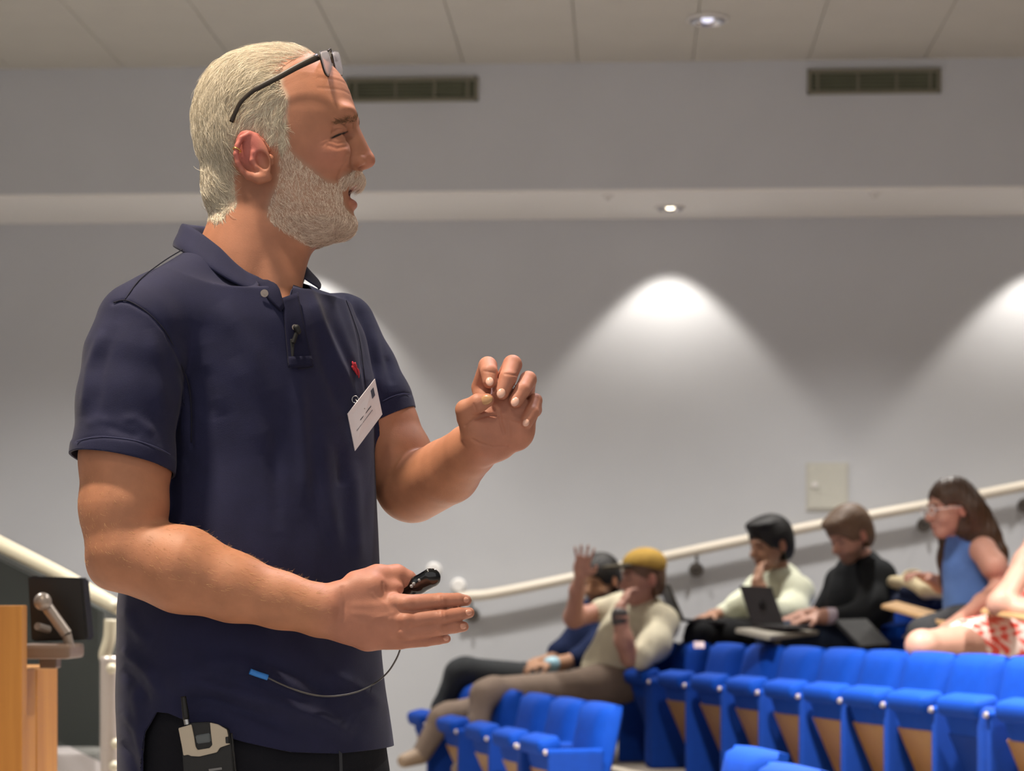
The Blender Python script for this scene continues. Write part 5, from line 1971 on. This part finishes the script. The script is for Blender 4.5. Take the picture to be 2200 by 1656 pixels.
disc('button', 568, 630, shirt_w(568, 630) - 10, 8, .002, mat('button', (150, 140, 135), rough=.4))
disc('button', 633, 703, shirt_w(633, 703) - 8, 6, .002, mat('button', (150, 140, 135), rough=.4))
M_SEAM = mat('seam_thread', (22, 23, 42), rough=.9)
M_STITCH = mat('stitch_highlight', (62, 64, 96), rough=.9)  # hem stitching, paler than the cloth to carry its highlight
for ln, r_, m_, lift in (([(244, 650), (262, 645), (282, 649), (319, 673), (355, 711), (380, 760), (404, 823), (411, 880), (411, 950)], 1.5, M_SEAM, 1), ([(392, 536), (350, 562), (300, 601), (268, 644)], 1.3, M_SEAM, 1), ([(744, 645), (770, 720), (781, 790), (788, 850)], .9, M_SEAM, 0),
                         ([(165, 948), (190, 941), (222, 938), (285, 945), (334, 960), (366, 976)], 1.2, M_STITCH, 1.5), ([(822, 862), (840, 853), (864, 846), (880, 847)], 1.2, M_STITCH, 1.5), ([(640, 792), (655, 791), (672, 788)], 1.0, M_SEAM, 6)):
    p2 = spline(ln, 40)
    w_ = np.array([shirt_w(a, b) for a, b in p2])
    w_ = np.convolve(np.pad(w_, 3, mode='edge'), np.ones(7) / 7, 'valid')
    V = man_world([q(a, b, c_ - lift) for (a, b), c_ in zip(p2, w_)]) - MLOC
    link('seam', tube_mesh('seam', V, r_ / SM, 6), man, m_)
# small red embroidered emblem on the breast
EMB = [[(757, 776), (761, 790), (768, 806)], [(763, 778), (764, 788), (770, 798), (771, 812)], [(756, 785), (763, 797)], [(758, 779), (767, 789)]]
for i_, ln in enumerate(EMB):
    pts = spline(ln, 8)
    w_ = [shirt_w(a, b) - 5 for a, b in pts]
    V = man_world([q(a, b, c) for (a, b), c in zip(pts, w_)]) - MLOC
    link('emblem', tube_mesh('emblem', V, np.array([1.4, 2.6, 3.2, 2.4, 3.2, 3.0, 2.2, 1.2]) / SM, 6), man, mat('red_thread', (190, 45, 60), rough=.8, bump=.4, bscale=1500))

# ------------------------------------------------------------------ trousers and shoes
tr = Solid()
tr.add(torso(-14, 1470, 1745), (560, 1605, 0), 420, 0)
tr.chain([(480, 1740, -95, 140), (478, 2300, -100, 100), (478, 3095, -95, 72)], 40)
tr.chain([(635, 1740, 95, 140), (640, 2300, 105, 100), (640, 3095, 105, 72)], 40)
v_, f_ = tr.mesh(9)
tn = normals(v_, f_)
v_ = smooth_mesh(v_, f_, 2) + tn * (1.6 * np.sin(v_[:, 1] * .05 + v_[:, 0] * .03))[:, None]
man_part('trousers', v_, f_, mat('dark_trousers', (22, 23, 30), rough=.85, spec=.2, bump=.3, bscale=500))
for u_, w_ in ((478, -95), (640, 105)):
    S = Solid()
    S.cone((u_ - 15, 3128, w_ + 15), (u_ + 110, 3140, w_ - 110), 48, 30, 0, flat=((0, 1, 0), .8))
    v_, f_ = S.mesh(8)
    v_[:, 1] = np.minimum(v_[:, 1], 3169)
    man_part('shoe', v_, f_, mat('black_leather', (25, 22, 20), rough=.4))
man_part('trouser_pocket', np.array([q(728, 1612, shirt_w(728, 1590) - 2), q(735, 1618, shirt_w(728, 1590) - 2), q(738, 1700, shirt_w(728, 1590) - 2), q(731, 1700, shirt_w(728, 1590) - 2)]), np.array([(0, 1, 2, 3)]), mat('pocket_seam', (45, 46, 52), rough=.8))
# ------------------------------------------------------------------ what he wears and holds
def mw(px, py, w):
    return Vector(man_world([q(px, py, w)])[0])


def offset_root(root, v):
    return [tuple(Vector(p) - root.location) for p in v]


# glasses pushed up on his head
gl = empty('eyeglasses', tuple(mw(690, 118, 0)), 'dark-framed eyeglasses pushed up onto the grey-haired man\'s forehead', 'glasses')
GL = np.array(gl.location)
M_FRAME = mat('brown_acetate', (40, 30, 20), rough=.45, spec=.4, var=.25, vscale=60)
M_LENS = bpy.data.materials.new('lens_glass')
M_LENS.use_nodes = True
b_ = M_LENS.node_tree.nodes['Principled BSDF']
b_.inputs['Base Color'].default_value = (.93, .92, .96, 1)
b_.inputs['Roughness'].default_value = .12
b_.inputs['Transmission Weight'].default_value = .8
b_.inputs['IOR'].default_value = 1.12
for s, cs in ((-1, ((684, 111, -116), (699, 163, -108), (718, 165, -24), (704, 108, -26))), (1, ((711, 110, 24), (722, 160, 24), (737, 163, 104), (728, 112, 112)))):
    cc = np.array([q(*c) for c in cs])
    th = np.linspace(0, 2 * np.pi, 48, endpoint=False)
    e_ = .42
    sx, sy = np.sign(np.cos(th)) * np.abs(np.cos(th)) ** e_ * .5 + .5, np.sign(np.sin(th)) * np.abs(np.sin(th)) ** (e_ + .1) * .5 + .5
    ring = np.array([(1 - a) * (1 - b) * cc[0] + (1 - a) * b * cc[1] + a * b * cc[2] + a * (1 - b) * cc[3] for a, b in zip(sx, sy)])
    W = man_world(ring) - GL
    link('rim', tube_mesh('rim', W, .0011, 8, True), gl, M_FRAME)
    c = W.mean(0)
    n = np.cross(W[12] - W[0], W[24] - W[0])
    n /= np.linalg.norm(n)
    bulge = n * .0022 * (1 if n[0] > 0 else -1)
    rows = [c + (W - c) * k + bulge * (1 - k * k) for k in (.98, .8, .6, .4, .2)]
    V = np.concatenate(rows + [[c + bulge]])
    F_ = [(i * 48 + j, i * 48 + (j + 1) % 48, (i + 1) * 48 + (j + 1) % 48, (i + 1) * 48 + j) for i in range(4) for j in range(48)] + [(192 + j, 192 + (j + 1) % 48, 240) for j in range(48)]
    me = bpy.data.meshes.new('lens')
    me.from_pydata([tuple(p) for p in V], [], F_)
    me.polygons.foreach_set('use_smooth', np.ones(len(me.polygons), bool))
    o = link('lens', me, gl, M_LENS)
    sm_ = o.modifiers.new('t', 'SOLIDIFY')
    sm_.thickness = .0012
    # temple
    if s < 0:
        tp = [(683, 122, -118, 8.2), (640, 143, -132, 7), (600, 165, -140, 6.4), (560, 186, -143, 6), (540, 198, -142, 5), (518, 219, -139, 4.6), (506, 241, -136, 4.6), (497, 262, -133, 5.4)]
        tp = [q(*p) for p in tp]
    else:
        tp = [q(727, 122, 112, 8), q(690, 140, 132, 7), q(640, 165, 140, 6.4), q(590, 190, 143, 6), q(560, 215, 140, 5), q(545, 262, 134, 5)]
    tp = spline(tp, 40)
    V, Fq = tube(man_world(tp[:, :3]) - GL, tp[:, 3] / SM, 10)
    # the temple is a flat band: thin sideways
    ax = man_world(tp[:, :3]) - GL
    ymid = np.concatenate([np.repeat(ax[:, 1], 10), ax[:1, 1], ax[-1:, 1]])
    V[:, 1] = ymid + (V[:, 1] - ymid) * .4
    me = bpy.data.meshes.new('temple')
    me.from_pydata([tuple(p) for p in V], [], [tuple(dict.fromkeys(f)) for f in Fq])
    me.polygons.foreach_set('use_smooth', np.ones(len(me.polygons), bool))
    link('temple', me, gl, M_FRAME)
V = man_world(spline([q(704, 110, -26), q(708, 106, -10), q(710, 106, 10), q(711, 111, 24)], 12)) - GL
link('bridge', tube_mesh('bridge', V, .0014, 8), gl, M_FRAME)
bm = bmesh.new()
bmesh.ops.create_icosphere(bm, subdivisions=2, radius=.0016, matrix=Matrix.Translation(mw(719, 157, -22) - gl.location))
tag(link('nose_pad', bm_mesh('nose_pad', bm, True), gl, mat('bright_metal', (235, 230, 220), rough=.2, metal=1)), 'shiny metal nose pad')

# ear ring on the rim of the ear
a = np.linspace(0, 2 * np.pi, 24, endpoint=False)
c = np.array(q(509, 322, -152))
er = man_world(np.stack([c[0] + 9 * np.cos(a) * .9, c[1] + 3 * np.cos(a) + 2 * np.sin(a), c[2] + 9 * np.sin(a)], 1))
o = link('ear_ring', tube_mesh('ear_ring', er - er.mean(0), .0009, 8, True), None, mat('gold', (240, 200, 120), rough=.2, metal=1))
o.location = er.mean(0)
tag(o, 'small gold hoop on the rim of the grey-haired man\'s ear', 'earring')

# name badge hanging from the shirt
bg_c = [q(805.7, 813.8, shirt_w(770, 850) - 16), q(747, 889, shirt_w(750, 890) - 14), q(763, 968.6, shirt_w(763, 960) - 16), q(821.6, 890, shirt_w(770, 890) + 4)]
B4 = man_world(bg_c)
bd = empty('name_badge', tuple(B4.mean(0)), 'white tilted name badge pinned to the chest of the navy polo shirt', 'badge')
BL = B4 - B4.mean(0)


def on_badge(s, t, lift):
    n = np.cross(BL[1] - BL[0], BL[3] - BL[0])
    n /= np.linalg.norm(n)
    if n[1] > 0:
        n = -n
    # s along the long top edge (from corner 1 to corner 0), t down
    p = (1 - t) * ((1 - s) * BL[1] + s * BL[0]) + t * ((1 - s) * BL[2] + s * BL[3])
    return p + n * lift


def badge_quad(name, s0, t0, s1, t1, lift, th, m, parent=None):
    c = [on_badge(s0, t0, lift), on_badge(s1, t0, lift), on_badge(s1, t1, lift), on_badge(s0, t1, lift)]
    d = [on_badge(s0, t0, lift - th), on_badge(s1, t0, lift - th), on_badge(s1, t1, lift - th), on_badge(s0, t1, lift - th)]
    me = bpy.data.meshes.new(name)
    me.from_pydata([tuple(p) for p in c + d], [], [(0, 1, 2, 3), (7, 6, 5, 4), (0, 4, 5, 1), (1, 5, 6, 2), (2, 6, 7, 3), (3, 7, 4, 0)])
    return link(name, me, parent or bd, m)


card = badge_quad('card', 0, 0, 1, 1, 0, .0012, mat('badge_card', (225, 218, 222), rough=.55))
badge_quad('emblem', .80, .14, .90, .36, .0004, .0004, mat('badge_grey', (70, 76, 92), rough=.6))
# two lines of small print, too fine to read
rr = random.Random(4)
for t0, s0, s1, hgt, m_ in ((.47, .33, .72, .028, 'badge_ink'), (.60, .16, .74, .020, 'badge_ink_light')):
    s_ = s0
    while s_ < s1:
        l_ = rr.uniform(.018, .05)
        badge_quad('print', s_, t0, min(s_ + l_, s1), t0 + hgt, .0004, .0003, mat(m_, (60, 58, 66) if m_ == 'badge_ink' else (120, 116, 124), rough=.7))
        s_ += l_ + .006
a = np.linspace(0, 2 * np.pi, 18, endpoint=False)
W = mw(763, 858, shirt_w(763, 858) - 12) - bd.location
link('clip_ring', tube_mesh('clip_ring', [(W[0] + .004 * math.cos(t), W[1], W[2] + .0045 * math.sin(t)) for t in a], .0007, 6, True), bd, mat('steel', (190, 188, 185), rough=.25, metal=1))
bm = bmesh.new()
add_cyl(bm, W, W + Vector((.012, 0, -.012)), .0011, n=8)
link('clip_pin', bm_mesh('clip_pin', bm, True), bd, mat('steel', (190, 188, 185), rough=.25, metal=1))

# lapel microphone on the placket
mc = empty('lapel_microphone', tuple(mw(632, 720, shirt_w(632, 720) - 12)), 'small black lapel microphone clipped to the navy shirt placket', 'microphone')
M_BLK = mat('black_plastic', (12, 12, 13), rough=.65)
w0 = shirt_w(632, 720) - 14
S = Solid()
S.cone(q(637, 704, w0), q(641, 712, w0), 7, 6)
v_, f_ = S.mesh(1.6)
link('capsule', np_mesh('capsule', man_world(v_) - np.array(mc.location), f_), mc, M_BLK)
bm = bmesh.new()
add_cyl(bm, mw(638, 712, w0) - mc.location, mw(630, 736, w0) - mc.location, .0022, .0028, 10)
link('stem', bm_mesh('stem', bm, True, 40), mc, M_BLK)
V = man_world(spline([q(630, 736, w0), q(628, 752, w0 + 4), q(627, 762, w0 + 6), q(624, 775, w0 + 10)], 14)) - np.array(mc.location)
link('cable', tube_mesh('cable', V, .0011, 8), mc, M_BLK)
bm = bmesh.new()
add_box(bm, mw(627, 748, w0 + 6) - mc.location, (.006, .006, .022), Matrix.Rotation(.05, 3, 'Y'), .001)
link('clip', bm_mesh('clip', bm), mc, M_BLK)

# presenter in the right hand
cl = empty('presenter_remote', tuple(mw(905, 1250, -292)), 'glossy black presentation remote held under the thumb', 'remote')
M_GLOSS = mat('gloss_black', (8, 8, 9), rough=.12, spec=.6, coat=.4)
S = Solid()
a0, b0 = q(868, 1274, -272), q(925, 1242, -296)
S.chain([a0 + (17,), q(900, 1256, -286) + (20,), b0 + (21,)], 4, flat=((.25, .3, -.9), .55))
v_, f_ = S.mesh(2)
link('shell', np_mesh('shell', man_world(v_) - np.array(cl.location), f_), cl, M_GLOSS)
for px, py in ((901, 1246), (889, 1254), (884, 1259)):
    bm = bmesh.new()
    bmesh.ops.create_icosphere(bm, subdivisions=2, radius=.0022, matrix=Matrix.Translation(mw(px, py, -301) - cl.location))
    link('button', bm_mesh('button', bm, True), cl, mat('grey_button', (150, 150, 150), rough=.3))

# thin cord that ends in a blue tip
cd = empty('cord', tuple(mw(575, 1452, shirt_w(575, 1452) - 8)), 'thin grey cord with a bright blue tip looping across the shirt', 'cord')
pts = [(574, 1455), (610, 1472), (650, 1487), (690, 1495), (730, 1494), (770, 1485), (806, 1467)]
pts = [q(a, b, shirt_w(a, b) - 10) for a, b in pts] + [q(832, 1445, -190), q(850, 1418, -230), q(860, 1394, -262), q(866, 1370, -285)]
link('cable', tube_mesh('cable', man_world(spline(pts, 60)) - np.array(cd.location), .0011, 8), cd, mat('grey_cable', (88, 86, 84), rough=.5))
pts = [q(537, 1442, shirt_w(537, 1442) - 11), q(556, 1449, shirt_w(556, 1449) - 11), q(575, 1455, shirt_w(575, 1455) - 11)]
tag(link('tip', tube_mesh('tip', man_world(spline(pts, 8)) - np.array(cd.location), .0036, 12), cd, mat('blue_rubber', (50, 130, 215), rough=.5)), 'bright blue tip')

# wireless body pack on the right hip
wp = shirt_w(450, 1535) - 30
pk = empty('body_pack', tuple(mw(445, 1620, wp)), 'black radio body pack with silver clip on the speaker\'s waistband', 'transmitter')
PL = pk.location


def plate(name, px_pts, w_front, depth, m, bev=.0012):
    fr = [mw(x, y, w_front) - PL for x, y in px_pts]
    bm = bmesh.new()
    vs = [bm.verts.new(p) for p in fr]
    f = bm.faces.new(vs)
    r = bmesh.ops.extrude_face_region(bm, geom=[f])
    bmesh.ops.translate(bm, vec=(0, depth, 0), verts=[e for e in r['geom'] if isinstance(e, bmesh.types.BMVert)])
    bmesh.ops.bevel(bm, geom=list(bm.edges), offset=bev, segments=2, affect='EDGES')
    return link(name, bm_mesh(name, bm), pk, m)


M_PACK = mat('pack_black', (20, 20, 20), rough=.5, bump=.2, bscale=900)
plate('case', [(388, 1566), (410, 1553), (450, 1551), (490, 1566), (498, 1600), (504, 1690), (506, 1740), (400, 1740)], wp + 6, .018, M_PACK)
tag(plate('clip_plate', [(383, 1564), (411, 1556), (416, 1580), (420, 1604), (424, 1611), (450, 1607), (456, 1600), (453, 1575), (451, 1552), (468, 1556), (487, 1567), (490, 1580), (490, 1596), (495, 1598), (472, 1606), (466, 1616), (428, 1625), (410, 1624), (404, 1621), (394, 1623), (391, 1605)], wp, .004, mat('silver_plastic', (190, 178, 158), rough=.35, spec=.5), .0006), 'silver clip plate')
plate('display', [(419, 1580), (451, 1574), (453, 1594), (423, 1598)], wp + 3, .004, mat('lcd', (86, 92, 94), rough=.3))
plate('side_clip', [(484, 1583), (491, 1582), (492, 1596), (485, 1597)], wp - 2, .004, M_PACK, .0005)
bm = bmesh.new()
add_cyl(bm, mw(402, 1556, wp + 14) - PL, mw(400, 1545, wp + 14) - PL, .0035, n=12)
tag(link('antenna_collar', bm_mesh('antenna_collar', bm, True, 40), pk, mat('steel', (190, 188, 185), rough=.25, metal=1)), 'bright metal collar')
V = man_world(spline([q(400, 1545, wp + 14), q(397, 1520, wp + 14), q(394, 1496, wp + 16)], 8)) - np.array(PL)
link('antenna', tube_mesh('antenna', V, [.0042, .0042, .004, .004, .0038, .0036, .0034, .0034], 10), pk, M_PACK)
plate('print', [(448, 1652), (476, 1648), (477, 1653), (449, 1657)], wp + 4.5, .002, mat('print_grey', (120, 120, 120), rough=.5), .0002)
V = man_world(spline([q(497, 1575, wp + 10), q(500, 1600, wp + 6), q(505, 1650, wp + 8), q(508, 1700, wp + 12)], 14)) - np.array(PL)
link('cable', tube_mesh('cable', V, .0014, 8), pk, M_PACK)
